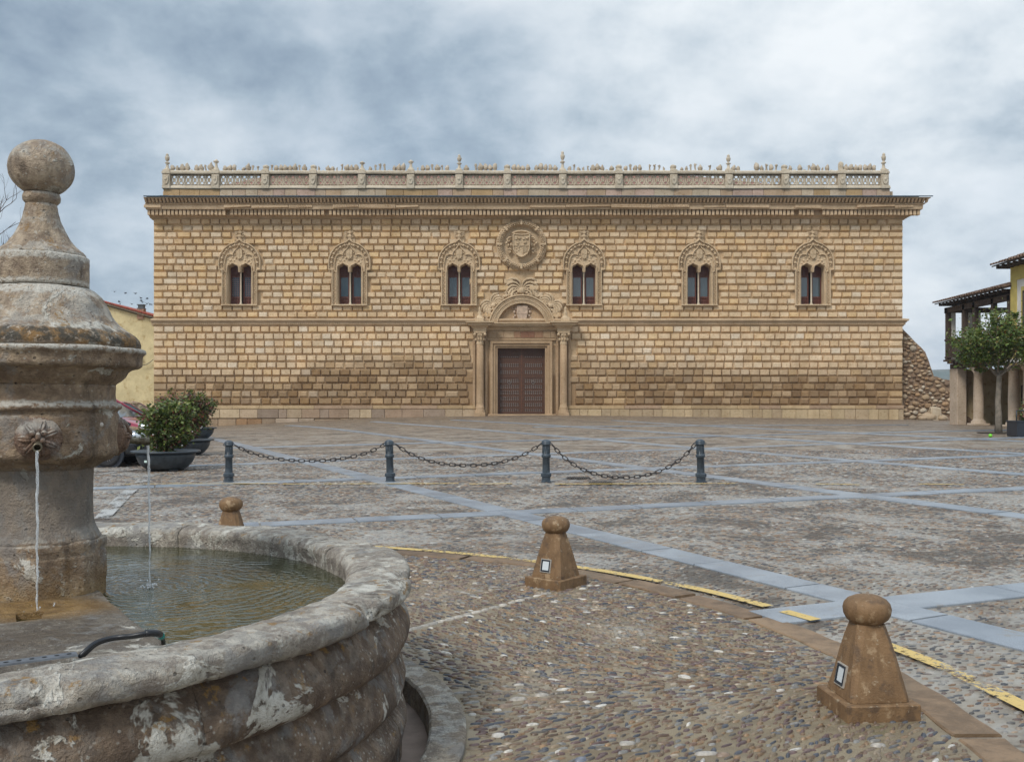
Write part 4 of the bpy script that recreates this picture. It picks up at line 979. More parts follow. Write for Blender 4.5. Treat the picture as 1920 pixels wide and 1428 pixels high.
def finial_prof(kind):
    u = KB
    if kind == 'tall': return [(5.6*u, 0), (5.6*u, 2*u), (3*u, 4*u), (2.6*u, 8*u), (2*u, 11*u), (4.4*u, 12.6*u), (4.6*u, 14*u), (2*u, 15.4*u), (1.8*u, 17*u), (3.4*u, 19*u), (4.4*u, 23*u), (4.2*u, 25*u), (2*u, 26.5*u), (3*u, 28*u), (2.4*u, 30*u), (.5*u, 32*u)]
    if kind == 'mid': return [(5.6*u, 0), (5*u, 3*u), (3*u, 6*u), (2.4*u, 11*u), (2.2*u, 13*u), (5*u, 15.4*u), (5.2*u, 17*u), (2.6*u, 18*u), (2.4*u, 19.4*u), (.5*u, 20.5*u)]
    if kind == 'egg': return [(4.6*u, 0), (4.6*u, 3*u), (5.2*u, 8*u), (5*u, 13*u), (3.6*u, 16*u), (.6*u, 18*u)]
    return [(5.4*u, 0), (5.4*u, 4*u), (6.2*u, 5*u), (5.6*u, 8*u), (4*u, 9*u), (.6*u, 10.4*u)]
KIND = {312.2: ('tall', 1.0), 404.2: ('mid', 1.0), 678.5: ('mid', .82), 770: ('mid', .95), 861: ('tall', .93), 1055: ('tall', 1.13), 1366.7: ('tall', .93), 1578: ('egg', .9), 1658.5: ('tall', 1.02)}
for p in POST:
    if pmesh is None: o = pm.obj('post', M_PALE, bal); pmesh = o.data
    else: o = link(bpy.data.objects.new('post', pmesh), bal)
    o.location = (bx(p), 0, bz(354)); k_, s_ = KIND.get(p, ('low', 1.))
    f_ = MB(); f_.lathe([(r_, z*s_) for r_, z in finial_prof(k_)], 12).jitter(.02, 4., p); f_.obj('urn_finial', M_PALE, o, (0, .17, h_*1.04))
# weathered cresting: cones, stubs and buds, many missing
crm = []; M_CREST = facade_mat('crest_stone', attr=False, base=(.54, .46, .365), bscale=2., bs=.9)
u = KB
for pr in ([(2.4, 0), (2.2, 1.2), (3.5, 3.4), (3.6, 5.4), (2.6, 8), (.4, 10)], [(2.2, 0), (1.5, 1.6), (1.4, 6), (2.2, 8), (1.8, 9.2), (.5, 9.6)], [(3, 0), (2.4, 2), (3, 3.6), (2, 6.6), (.5, 7.6)], [(1.8, 0), (1.2, 2), (1.6, 5), (.4, 6.6)], [(2.6, 0), (2, 2), (.6, 3)]):
    mb = MB(); mb.lathe([(r_*u, z*u) for r_, z in pr], 7).jitter(.06, 7., len(crm)*3.); o = mb.obj('crest_ornament', M_CREST, bal); crm.append(o)
rc = random.Random(31); x = 322.; first = set()
while x < 1652:
    if min(abs(x-p) for p in POST) > 9.5 and rc.random() < .93:
        k = rc.choices(range(5), (.48, .26, .14, .08, .04))[0]
        if k not in first: o = crm[k]; first.add(k)
        else: o = crm[k].copy(); link(o)
        o.location = (bx(x), .17, bz(320.4)); s_ = rc.uniform(1.15, 1.5); o.scale = (s_*rc.uniform(.8, 1.05), s_, s_*rc.uniform(.85, 1.15)); o.rotation_euler = (0, rc.uniform(-.08, .08), rc.uniform(0, 6))
    x += rc.uniform(8.2, 9.4)
rf = MB(); zr0 = bz(352); rf.add([(bx(318), 2.5, zr0), (bx(1658), 2.5, zr0), (bx(1330), 8.5, zr0+2.75), (bx(450), 8.5, zr0+2.75), (bx(318), 16, zr0), (bx(1658), 16, zr0)], [(0, 1, 2, 3), (3, 2, 5, 4), (0, 3, 4), (1, 5, 2)]); rf.obj('roof', simple('roof_red', (.20, .085, .06), .85, .35, 2.5, .5, 12), palace)
MB().box(XL+.2, XR-.2, 1.2, 16.5, ztop-.05, zr0-.1).obj('roof_base', M_CORN, palace)
# ------------------------------------------------------------------ fountain
fountain = empty('fountain', (FC[0], FC[1], 0)); tag(fountain, 'old weathered stone fountain with round basin and a ball-topped pillar, spotted with lichen', 'fountain')
def loc0(o): o.location = (-FC[0], -FC[1], 0) if o.parent == fountain else o.location; return o
def rough(prof, n, c, mat, name, amp=.006, fs=3.2, seed=0., phase=0., parent=None, flat=False, a0=0., a1=2*PI, rad=0.012):
    """dense lathe whose skin is worn by noise in two sizes"""
    P_ = np.array(prof); seg = np.hypot(*np.diff(P_, axis=0).T); out = [P_[0]]
    for i in range(len(seg)):
        k = max(1, int(seg[i]/rad))
        for j in range(1, k+1): out.append(P_[i]+(P_[i+1]-P_[i])*j/k)
    P_ = np.array(out); m_ = len(P_)
    aa = a0+(a1-a0)*np.arange(n)/n+phase
    if flat:                                    # polygonal plan: straight sides between corners
        k8 = 2*PI/flat; loc = (aa-phase) % k8-k8/2; rf_ = np.cos(k8/2)/np.cos(loc)
    else: rf_ = np.ones(n)
    V_ = np.zeros((n, m_, 3)); V_[:, :, 0] = np.cos(aa)[:, None]*P_[None, :, 0]*rf_[:, None]; V_[:, :, 1] = np.sin(aa)[:, None]*P_[None, :, 0]*rf_[:, None]; V_[:, :, 2] = P_[None, :, 1]
    V_ = V_.reshape(-1, 3)+np.array([c[0], c[1], 0])
    off = Vector((seed, seed*1.7, -seed))
    for i in range(len(V_)):
        p = Vector(V_[i]); d = mn.noise_vector(p*fs+off)*amp+mn.noise_vector(p*fs*5+off)*(amp*.42)+mn.noise_vector(p*fs*13+off)*(amp*.20)
        V_[i] += (d.x, d.y, d.z)
    ii, jj = np.meshgrid(np.arange(n), np.arange(m_-1), indexing='ij'); i2 = (ii+1) % n
    q_ = np.stack([ii*m_+jj, i2*m_+jj, i2*m_+jj+1, ii*m_+jj+1], -1).reshape(-1, 4)
    o = npmesh(name, V_-np.array([FC[0], FC[1], 0]) if (parent or fountain) is fountain else V_, [q_], mat, parent or fountain); return o
PX = 4.6/F; AX = ((78-960)*PX, 4.6)            # pillar axis
def pp(lst): return [(r*PX, H+(HOR-y)*PX) for r, y in lst]
ball = [(57*math.sin(R(a)), 315.5+(52.5 if a < 90 else 51)*math.cos(R(a))) for a in range(172, 24, -8)][::-1]
ball = [(57.3*math.sin(R(a)), 316-53*math.cos(R(a))) for a in range(2, 150, 6)]
rough(pp([(.1, 263)]+ball[1:]+[(27, 363)]), 96, AX, M_FTOP, 'finial_ball', .0035, 9, 1.)
rough(pp([(24, 362), (31, 364), (33, 370), (32.5, 377), (28, 382), (26, 384)]), 80, AX, M_FTOP, 'neck_ring', .002, 9, 2.)
rough(pp([(25, 383), (27, 384), (29, 396), (33, 412), (40, 430), (49, 447), (60, 462), (72, 472), (76, 477), (76, 481), (60, 483)]), 120, AX, M_FTOP, 'cone_cap', .0045, 6, 3.)
rough(pp([(60, 480.5), (80, 481), (83, 484), (83.5, 500), (83, 538), (70, 541)]), 130, AX, M_FTOP, 'upper_drum', .004, 7, 4.)
rough(pp([(70, 539), (84, 541), (92, 545), (105, 556), (114, 572), (122, 590), (134, 606), (150, 619), (164, 628), (171, 636), (173.5, 645), (173, 653), (160, 656)]), 170, AX, M_FTOP, 'bell_roof', .005, 5, 5.)
rough(pp([(160, 653), (180, 653.5), (183.5, 656), (184, 661), (179, 666), (177, 672), (177, 686), (172, 690), (160, 692), (152, 697), (147, 706), (138, 714), (130, 719), (128, 721), (110, 723)]), 180, AX, M_FTN, 'cornice', .0035, 6, 6.)
rough(pp([(110, 720), (128.5, 721), (128, 740), (129, 752), (130, 754.5), (137, 756), (139.5, 760), (139, 766), (133, 769.5), (131, 773), (134, 778), (135, 790), (135, 846), (133, 853), (126, 857), (121, 862), (106, 867), (98, 874), (90, 878)]), 180, AX, M_FTN, 'spout_drum', .0035, 6, 7.)
rough(pp([(86, 872), (90, 878), (89, 900), (88, 940), (89, 968), (92, 984), (99, 998), (104, 1008), (100, 1012)]), 150, AX, M_FTN, 'shaft', .004, 5, 8.)
rough(pp([(98, 1008), (110, 1008), (113, 1013), (112, 1024), (109, 1032), (112, 1036), (112, 1118), (112, 1135)]), 160, AX, M_FTN, 'pillar_base', .006, 5, 9., phase=R(22), flat=8)
# spouts: four carved rosettes with a bronze pipe
M_BRZ = simple('bronze_pipe', (.15, .125, .085), .45, .4, 60, .3, 200, Metallic=.6)
M_LION = fountain_mat('spout_boss_stone', (.20, .125, .085), (.30, .20, .145), .50, False)
face = math.atan2(0-AX[1], 0-AX[0])
for k, da in enumerate((R(-2), R(90), R(180), R(-92))):
    a = face+da; zc_ = H+(HOR-818)*PX; Mx = Matrix.Translation((AX[0]-FC[0], AX[1]-FC[1], zc_)) @ Matrix.Rotation(a+PI/2, 4, 'Z')
    b = MB(); ra = 36*PX; r0 = 133*PX     # local -y points outward
    Ml = Mx @ Matrix.Translation((0, -r0+.004, 0)) @ Matrix.Rotation(R(90), 4, 'X')
    b.lathe([(ra*1.08, -.01), (ra*1.06, .010), (ra*.98, .012), (ra*.93, .022), (ra*.8, .034), (ra*.55, .043), (ra*.3, .047), (.001, .048)], 40, M=Ml)
    for j in range(14):                       # the carved rays of a worn mane
        t_ = 2*PI*j/14+.2; pts = [Mx @ Vector((ra*q_*math.cos(t_+.18*q_*(-1)**j), -r0-.046*math.sqrt(max(0, 1-(q_*1.02)**2))-.004, ra*q_*math.sin(t_+.18*q_*(-1)**j))) for q_ in (.30, .5, .7, .88)]
        b.tube(pts, [.006, .0085, .008, .004], 6)
    for s_ in (-1, 1): b.sphere(tuple(Mx @ Vector((s_*.024, -r0-.048, .026))), .014, 8, 6); b.sphere(tuple(Mx @ Vector((s_*.016, -r0-.05, -.006))), .013, 8, 6)
    b.sphere(tuple(Mx @ Vector((0, -r0-.054, .012))), .013, 8, 6, (1, 1, 1.6))
    bo = b.jitter(.002, 30).obj('spout_boss', M_LION, fountain)
    p_ = MB(); n_ = 18; L_ = .095; zpp = -.028
    for (rr_, y0, y1) in ((.0175, .04, L_), (.0215, L_-.03, L_+.002)): pass
    prof = [(.0165, 0), (.0165, L_-.03), (.0195, L_-.028), (.0195, L_), (.0135, L_), (.0125, L_-.06)]
    p_.lathe(prof, n_, M=Mx @ Matrix.Translation((0, -r0-.05, zpp+.004)) @ Matrix.Rotation(R(96), 4, 'X')); 
    p_.lathe([(.013, L_-.058), (.0001, L_-.058)], n_, M=Mx @ Matrix.Translation((0, -r0-.05, zpp+.004)) @ Matrix.Rotation(R(96), 4, 'X'))
    p_.obj('spout_pipe', M_BRZ, bo)
MB().sphere((0, 0, 0), .012, 8, 6).obj('filler_plug', simple('plug_mortar', (.5, .45, .4), .9), fountain, tuple(Vector((AX[0]-FC[0], AX[1]-FC[1], 0))+Vector((math.cos(face+R(47))*134*PX, math.sin(face+R(47))*134*PX, H+(HOR-795)*PX))))
# basin wall and coping
ZR = .80; gb = .03
COPE = [(1.80, .60), (1.805, .70), (1.80, .752), (1.815, .778), (1.85, .794), (1.93, .803), (2.02, .802), (2.085, .799), (2.104, .790), (2.110, .765), (2.106, .728), (2.085, .708), (2.03, .694), (1.96, .69)]
WALL = [(1.97, .70), (2.01, .692), (2.03, .675), (2.062, .63), (2.090, .585), (2.100, .54), (2.090, .50), (2.060, .472), (2.028, .462), (2.020, .45), (2.035, .43), (2.062, .37), (2.080, .31), (2.074, .27), (2.05, .24), (2.025, .23), (2.035, .21), (2.07, .16), (2.085, .11), (2.075, .06), (2.06, .02), (2.06, -.14)]
def stones(prof, joints, gap, mat, name, amp, fs, seed, rad):
    for a, b in zip(joints, joints[1:]+[joints[0]+360]):
        a_, b_ = R(a)+gap/2, R(b)-gap/2; n = max(8, int((b_-a_)/.0085)); hid = (a+b)/2 > 95 and (a+b)/2 < 250
        if hid: n //= 3
        o = rough(prof, n, FC, mat, name, amp, fs, seed+(a*.013 if name == 'coping_stone' else 0), a0=a_, a1=b_+(b_-a_)/(n-1), rad=rad*(3 if hid else 1))
        dj = .0045 if name == 'coping_stone' else .0012; me = o.data; m_ = len(me.vertices)//n; import bmesh
        bm = bmesh.new(); bm.from_mesh(me); bm.verts.ensure_lookup_table()
        kill = [f for f in bm.faces if {0, n-1} <= {v.index//m_ for v in f.verts}]; bmesh.ops.delete(bm, geom=kill, context='FACES_ONLY')
        if name == 'coping_stone' and not hid:
            for v in bm.verts:                    # chipped outer arris
                r_ = math.hypot(v.co.x, v.co.y); ed = max(0., 1-abs(r_-2.10)/.075)*max(0., min(1., (v.co.z-.70)/.05)); q_ = v.co.copy()
                ch_ = max(0., mn.noise(q_*3.6+Vector((5, 1, 2)))+.35*mn.noise(q_*13.)-.02)*ed; v.co.x *= 1-.030*ch_; v.co.y *= 1-.030*ch_; v.co.z -= .085*ch_*(v.co.z > .755)
        for k in (0, n-1):
            vs_ = [bm.verts[k*m_+j] for j in range(m_)]; bm.faces.new(vs_ if k == 0 else vs_[::-1])
            e = [v for v in vs_]                      # soften the joint: draw the arris in a little
            for v in e: r_ = math.hypot(v.co.x, v.co.y); v.co.x *= 1-dj*(r_ > 1.9); v.co.y *= 1-dj*(r_ > 1.9); v.co.z -= dj*.8
        bm.to_mesh(me); bm.free()
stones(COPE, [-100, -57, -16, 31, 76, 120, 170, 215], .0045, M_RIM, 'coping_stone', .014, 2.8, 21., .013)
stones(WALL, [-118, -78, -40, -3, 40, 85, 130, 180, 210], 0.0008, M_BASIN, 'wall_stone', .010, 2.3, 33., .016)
MB().lathe([(1.79, .28), (.001, .28)], 64, c=(0, 0, 0), cap=False).obj('basin_floor', simple('basin_floor_stone', (.10, .09, .04), .8, .4, 5), fountain)
# the channel round the foot: floor and curb stones
chan = MB(); N_ = 96; vs = []
for i in range(N_):
    a = 2*PI*i/N_
    for r_, dz in ((2.03, -.11), (2.12, -.115), (2.22, -.10)):
        x, y = FC[0]+r_*math.cos(a), FC[1]+r_*math.sin(a); vs.append((x, y, gz0(x, y)+dz))
chan.add(vs, [(3*i+b, 3*((i+1) % N_)+b, 3*((i+1) % N_)+b+1, 3*i+b+1) for i in range(N_) for b in (0, 1)], True)
tag(chan.obj('drain_channel', simple('channel_floor', (.25, .19, .155), .85, .3, 3, .5, 30)), kind='structure')
curb = empty('channel_curb', (0, 0, 0)); tag(curb, kind='structure'); M_CURB = fountain_mat('curb_stone', (.26, .215, .165), (.36, .31, .25), .5, False)
a = 0.; rk = random.Random(17)
while a < 2*PI-.05:
    b = min(2*PI, a+rk.uniform(.26, .46)); 
    if 2*PI-b < .15: b = 2*PI
    vs = []; n_ = 9; zt = rk.uniform(.02, .035)
    for i in range(n_+1):
        t_ = a+.003+(b-a-.006)*i/n_
        for r_, dz in ((2.195, -.13), (2.195, zt-.012), (2.207, zt), (2.355, zt), (2.37, zt-.012), (2.37, -.05)):
            r2 = r_/math.cos(0)  # slight facet per stone
            x, y = FC[0]+r2*math.cos(t_), FC[1]+r2*math.sin(t_); vs.append((x, y, gz0(x, y)+dz))
    fs = [(i*6+q_, (i+1)*6+q_, (i+1)*6+q_+1, i*6+q_+1) for i in range(n_) for q_ in range(5)]+[list(range(6)), [n_*6+q_ for q_ in range(5, -1, -1)]]
    MB().add(vs, fs).jitter(.006, 6.).obj('curb_stone', M_CURB, curb); a = b
# sloping slab that carries the front jet's water to the rim, with its drain hole
def wp(px, py, z):                               # point at height z seen at a photo pixel
    Y = F*(H-z)/(py-HOR); return ((px-960)*Y/F, Y, z)
d1 = wp(186, 1116, .675); d2 = wp(312, 1207, .77)
slab_poly = [(d1[0], d1[1], .70), (d2[0], d2[1]+.02, .772), (d2[0]-.12, d2[1]-.16, .785), (-2.2, 2.50, .785), (-3.0, 2.52, .785), (-3.1, 3.4, .78), (-2.85, 4.4, .68), (-2.3, 4.75, .67)]
hx, hy, hz = wp(56, 1158, .700)
def slab_z(x, y):                                # rises from the pillar to the rim
    return float(np.interp(y, [2.4, 2.9, 3.1, 3.6, 4.15, 4.4], [.79, .787, .776, .742, .712, .704]))
gxs = np.arange(-3.3, -.9, .03); gys = np.arange(2.35, 4.8, .03); poly2 = [(p[0], p[1]) for p in slab_poly]
hole_a = R(-50)
hole_r = []; hdl = math.hypot(hx, hy); hdx, hdy = hx/hdl, hy/hdl
for k in range(40):
    t_ = k/40*4; e_ = int(t_); f_ = t_-e_; cs_ = [(-.048, -.17), (.042, -.17), (.055, .12), (-.055, .12)]; p0, p1 = cs_[e_], cs_[(e_+1) % 4]; u_ = p0[0]+(p1[0]-p0[0])*f_; v_ = (p0[1]+(p1[1]-p0[1])*f_)*.8; hole_r.append((hx+v_*hdx+u_*hdy, hy+v_*hdy-u_*hdx))
n_ = len(slab_poly); sv = []
for k in range(n_):
    a_, b_ = slab_poly[k], slab_poly[(k+1) % n_]
    for q_ in range(14): t_ = q_/14; sv.append((a_[0]+(b_[0]-a_[0])*t_, a_[1]+(b_[1]-a_[1])*t_))
m_ = len(sv); angs = [math.atan2(q_[1]-hy, q_[0]-hx) for q_ in sv]; hp = [(math.atan2(q_[1]-hy, q_[0]-hx), q_) for q_ in hole_r]
inn_ = []
for a_ in angs: inn_.append(min(hp, key=lambda h_: abs((h_[0]-a_+PI) % (2*PI)-PI))[1])
NR = 42; vs = []; fs = []
for r_ in range(NR+1):
    f_ = (r_/NR)**1.2
    for (ix_, iy_), (x2, y2) in zip(inn_, sv):
        x = ix_+(x2-ix_)*f_; y = iy_+(y2-iy_)*f_; p = Vector((x, y, 0)); z = slab_z(x, y)+.010*mn.noise(p*4)+.004*mn.noise(p*17); dr = math.hypot(x-hx, (y-hy)*.8)
        if dr < .24: z -= .014*(1-dr/.24)
        if r_ == NR: z -= .012
        vs.append((x-FC[0], y-FC[1], z))
for r_ in range(NR):
    for k in range(m_): fs.append((r_*m_+k, r_*m_+(k+1) % m_, (r_+1)*m_+(k+1) % m_, (r_+1)*m_+k))
sb = MB(); sb.add(vs, fs, True); off = len(vs)
sb.add([vs[NR*m_+k] for k in range(m_)]+[(vs[NR*m_+k][0], vs[NR*m_+k][1], .3) for k in range(m_)], [(k, (k+1) % m_, m_+(k+1) % m_, m_+k) for k in range(m_)])
sb.add([vs[k] for k in range(m_)]+[(vs[k][0], vs[k][1], .50) for k in range(m_)], [(k, (k+1) % m_, m_+(k+1) % m_, m_+k) for k in range(m_)])
slab = fixn(sb.obj('sloping_slab', M_SLAB, fountain))
MB().box(hx-.2-FC[0], hx+.2-FC[0], hy-.3-FC[1], hy+.3-FC[1], .54, .56).obj('drain_hole_floor', simple('dark_wet_stone', (.035, .028, .016), .3, .4, 20), fountain)
for k in range(3): MB().tube([(hx-.05-FC[0], hy-.12+.05*k-FC[1], .625), (hx+.05-FC[0], hy-.115+.05*k-FC[1], .625)], .006, 6).obj('drain_bar', M_IRONST, fountain)
# ochre stain where the jet lands belongs to the slab's own surface
mt = M_SLAB; t = NT(mt.node_tree); pr = [n for n in t.n if n.type == 'BSDF_PRINCIPLED'][0]; cs = pr.inputs['Base Color'].links[0].from_socket
P = t.N('ShaderNodeNewGeometry').outputs['Position']; dv = t.vmath('MULTIPLY', t.vmath('SUBTRACT', P, (hx-.05, hy+.12, .70)), (1., 1.3, 0)); dl = t.N('ShaderNodeVectorMath', {0: dv}, operation='LENGTH').outputs['Value']
nn_ = t.noise(P, 7, 6, .7); t.l.new(t.mix(t.math('MULTIPLY', t.smooth(t.math('ADD', dl, t.math('MULTIPLY', t.math('SUBTRACT', nn_, .5), .5)), .50, .18), .85), cs, t.mix(t.smooth(nn_, .35, .65), (.17, .085, .015), (.38, .22, .07))), pr.inputs['Base Color'])
mt = M_FTN; t = NT(mt.node_tree); pr = [n for n in t.n if n.type == 'BSDF_PRINCIPLED'][0]; cs = pr.inputs['Base Color'].links[0].from_socket
P = t.N('ShaderNodeNewGeometry').outputs['Position']; zz = t.N('ShaderNodeSeparateXYZ', {0: P}).outputs[2]; nn_ = t.noise(P, 6, 6, .7)
zz2 = t.math('ADD', zz, t.math('MULTIPLY', t.math('SUBTRACT', nn_, .5), .35))
cs = t.mix(t.math('MULTIPLY', t.smooth(zz2, .86, .70), .8), cs, t.mix(t.smooth(nn_, .4, .6), (.20, .11, .035), (.34, .22, .09)))
gr = t.math('MULTIPLY', t.smooth(zz, 1.32, 1.26), t.smooth(zz, .93, .99)); cs = t.mix(t.math('MULTIPLY', gr, .62), cs, t.mix(nn_, (.15, .135, .12), (.27, .25, .225)))
t.l.new(cs, pr.inputs['Base Color'])

# water in the basin
ZW = .675; J = wp(258, 1079, ZW)                 # where the right-hand jet lands
m, t = new_mat('basin_water'); P = t.N('ShaderNodeNewGeometry').outputs['Position']
dv = t.vmath('SUBTRACT', P, (J[0], J[1], ZW)); dl = t.N('ShaderNodeVectorMath', {0: dv}, operation='LENGTH').outputs['Value']
wob = t.noise(P, 2.4, 4, .6)
wv = t.math('SINE', t.math('MULTIPLY', t.math('ADD', dl, t.math('MULTIPLY', wob, .42)), 92.)); wv = t.math('MULTIPLY', wv, t.math('DIVIDE', .30, t.math('ADD', .25, dl)))
ch_ = t.noise(t.vmath('MULTIPLY', P, (1., 1.7, 1)), 11, 3, .5); cn = t.noise(P, 34, 2, .5)
near_ = t.smooth(dl, .30, .02)
h = t.math('ADD', t.math('MULTIPLY', wv, t.math('MULTIPLY', t.smooth(t.noise(t.vmath('ADD', P, (2, 8, 0)), 3.5, 3, .6), .3, .7), 1.3)), t.math('ADD', t.math('MULTIPLY', ch_, .45), t.math('MULTIPLY', cn, t.math('ADD', .04, t.math('MULTIPLY', near_, 1.2)))))
c = t.mix(t.smooth(t.noise(P, 1.4, 4), .35, .65), (.020, .026, .007), (.046, .045, .013))
pb = finish(t, c, .02, h, .36, .015, IOR=1.46); M_WATER = m
wvts = []; N_ = 96
wat = MB(); wat.lathe([(1.84, ZW), (.001, ZW)], 96, cap=False).obj('fountain_water', M_WATER); wo = [o for o in COL.objects if o.name.startswith('fountain_water')][0]; wo.location = (FC[0], FC[1], 0); tag(wo, kind='structure')
m, t = new_mat('falling_water'); P = t.N('ShaderNodeNewGeometry').outputs['Position']
nz = t.noise(t.vmath('MULTIPLY', P, (60, 60, 14)), 1., 4, .6)
gl = t.N('ShaderNodeBsdfPrincipled', {'Base Color': (.86, .90, .93, 1), 'Roughness': .12, 'IOR': 1.33, 'Transmission Weight': .55, 'Alpha': t.math('ADD', .45, t.math('MULTIPLY', t.smooth(nz, .4, .6), .5))})
b = t.N('ShaderNodeBump', {'Height': nz, 'Strength': .8, 'Distance': .01}); t.l.new(b.outputs[0], gl.inputs['Normal']); t.N('ShaderNodeOutputMaterial', {'Surface': gl.outputs[0]}); M_JET = m
def jet(a, zend, label, dist=.0):
    r0 = 133*PX+.05+.088; z0 = H+(HOR-836)*PX; ro = random.Random(int(a*10)); pts = []; rs = []; n_ = 60
    for i in range(n_+1):
        f_ = i/n_; z = z0+(zend-z0)*f_; fall = z0-z; r_ = r0+.012*math.sqrt(max(0, fall))
        wb = .0016*math.sin(z*31)+.001*math.sin(z*83)
        pts.append((AX[0]+math.cos(a)*r_+wb, AX[1]+math.sin(a)*r_, z)); rs.append(.0068*(1-.42*f_)*(1+.20*math.sin(i*1.3)*(.5+f_)))
    mb = MB(); mb.tube(pts, rs, 8)
    for k in range(10): mb.sphere((pts[-1][0]+ro.uniform(-.05, .05), pts[-1][1]+ro.uniform(-.05, .05), zend+ro.uniform(.0, .045)), ro.uniform(.002, .0055), 6, 5)
    o = mb.obj('water_jet', M_JET); tag(o, label, 'water jet', 'jets falling from the fountain pipes'); return pts[-1]
e1 = jet(face+R(-2), .685, 'thin stream of water falling from the front pipe onto the ochre slab')
e2 = jet(face+R(90), ZW, 'thin stream of water falling from the right-hand pipe into the pool')
sp = MB()                                         # splash crowns
for k in range(26):
    a = k*2.4; r_ = .012+.028*((k*7) % 10)/10; sp.sphere((e2[0]+r_*math.cos(a), e2[1]+r_*math.sin(a), ZW+.004+.014*((k*3) % 5)/5), .0045, 6, 4)
tag(sp.obj('water_splash', M_JET), 'little white splash where the right-hand jet meets the pool', 'splash')
# correct the ripple centre to where the jet really lands
for n in M_WATER.node_tree.nodes:
    if n.type == 'VECT_MATH' and n.operation == 'SUBTRACT': n.inputs[1].default_value = (e2[0], e2[1], ZW)

# perforated metal strip and the black cable lying on the rim
def rimp(px, py, z=.812): return wp(px, py, z)
ms_ = MB(); A = Vector(rimp(-60, 1254)); B = Vector(rimp(144, 1227)); d = (B-A).normalized(); nn_ = Vector((-d.y, d.x, 0)); L_ = (B-A).length
strip = empty('perforated_strip', tuple(A)); tag(strip, 'grey perforated metal strip lying along the inner edge of the basin rim', 'metal strip')
c0 = (0, 0, 0); vs = []; wS = .022
for o_ in (-wS, wS):
    for z in (0, .006): vs += [tuple(nn_*o_+Vector((0, 0, z))), tuple(d*L_+nn_*o_+Vector((0, 0, z)))]
MB().add(vs, [(0, 1, 3, 2), (4, 5, 7, 6), (0, 1, 5, 4), (2, 3, 7, 6), (0, 2, 6, 4), (1, 3, 7, 5)]).obj('strip_plate', simple('galvanised', (.20, .22, .25), .4, .2, 30, .2, 200, Metallic=.5), strip)
hs = MB(); k = 0
while k*.035+.03 < L_: p = d*(k*.035+.03); hs.lathe([(.0075, .0068), (.0001, .0069)], 10, c=(p.x, p.y, p.z), cap=False); k += 1
tag(hs.obj('perforations', simple('hole_black', (.01, .01, .01), .9), strip), kind='stuff')
cab = empty('cable', rimp(230, 1205)); tag(cab, 'black rubber cable with a teal taped joint looped over the basin rim', 'cable')
cpts = [rimp(148, 1232, .80), rimp(162, 1218, .82), rimp(180, 1204, .835), rimp(205, 1196, .842), rimp(228, 1193, .845), rimp(250, 1191, .85), rimp(272, 1187, .855), rimp(290, 1186, .85), rimp(300, 1189, .835), rimp(305, 1198, .80), rimp(307, 1212, .75)]
rel = [tuple(Vector(p)-cab.location) for p in cpts]
M_RUB = simple('black_rubber', (.012, .013, .016), .4, .3, 40)
sm_ = catmull([np.array(p) for p in rel], .01, False)
MB().tube([tuple(p) for p in sm_], .0078, 10).obj('cable_sheath', M_RUB, cab)
MB().tube([tuple(p+np.array([0, .012, -.006])) for p in sm_[:int(len(sm_)*.45)]], .007, 10).obj('second_strand', M_RUB, cab)
i0, i1 = int(len(sm_)*.44), int(len(sm_)*.60); MB().tube([tuple(p) for p in sm_[i0:i1]], .0115, 12).obj('joint_sleeve', M_RUB, cab)
i0, i1 = int(len(sm_)*.60), int(len(sm_)*.70); MB().tube([tuple(p) for p in sm_[i0:i1]], .0115, 12).obj('tape', simple('teal_tape', (.01, .23, .19), .4, .2, 60), cab)

# ------------------------------------------------------------------ stone bollards on the kerb ring
m, t = new_mat('bollard_sandstone'); P = t.N('ShaderNodeNewGeometry').outputs['Position']
st = t.noise(t.vmath('MULTIPLY', P, (15, 15, 4.)), 1., 6, .65, .3); n = t.noise(P, 9, 6, .65); g = t.noise(P, 110, 3, .6)
c = t.mix(t.smooth(st, .34, .66), (.150, .083, .036), (.225, .130, .060)); c = t.mix(t.smooth(n, .56, .66), c, (.34, .23, .13)); c = t.mix(t.math('MULTIPLY', t.smooth(n, .46, .34), .7), c, (.075, .046, .028)); pz = t.N('ShaderNodeTexVoronoi', {'Vector': P, 'Scale': 95.}).outputs['Distance']; pk = t.math('MULTIPLY', t.smooth(pz, .22, .10), t.smooth(g, .48, .58)); c = t.mix(t.math('MULTIPLY', pk, .7), c, (.05, .03, .02)); c = t.mix(t.math('MULTIPLY', t.smooth(t.noise(t.vmath('ADD', P, (3, 3, 3)), 19, 5, .7), .60, .66), .55), c, (.40, .33, .23))
finish(t, c, .72, t.math('ADD', t.math('MULTIPLY', st, .3), t.math('MULTIPLY', g, .9)), .6, .008); M_BOL = m
M_WGL = simple('lamp_glass', (.62, .66, .68), .2, .05, 5); M_BLK = simple('black_frame', (.02, .025, .035), .4, .1)
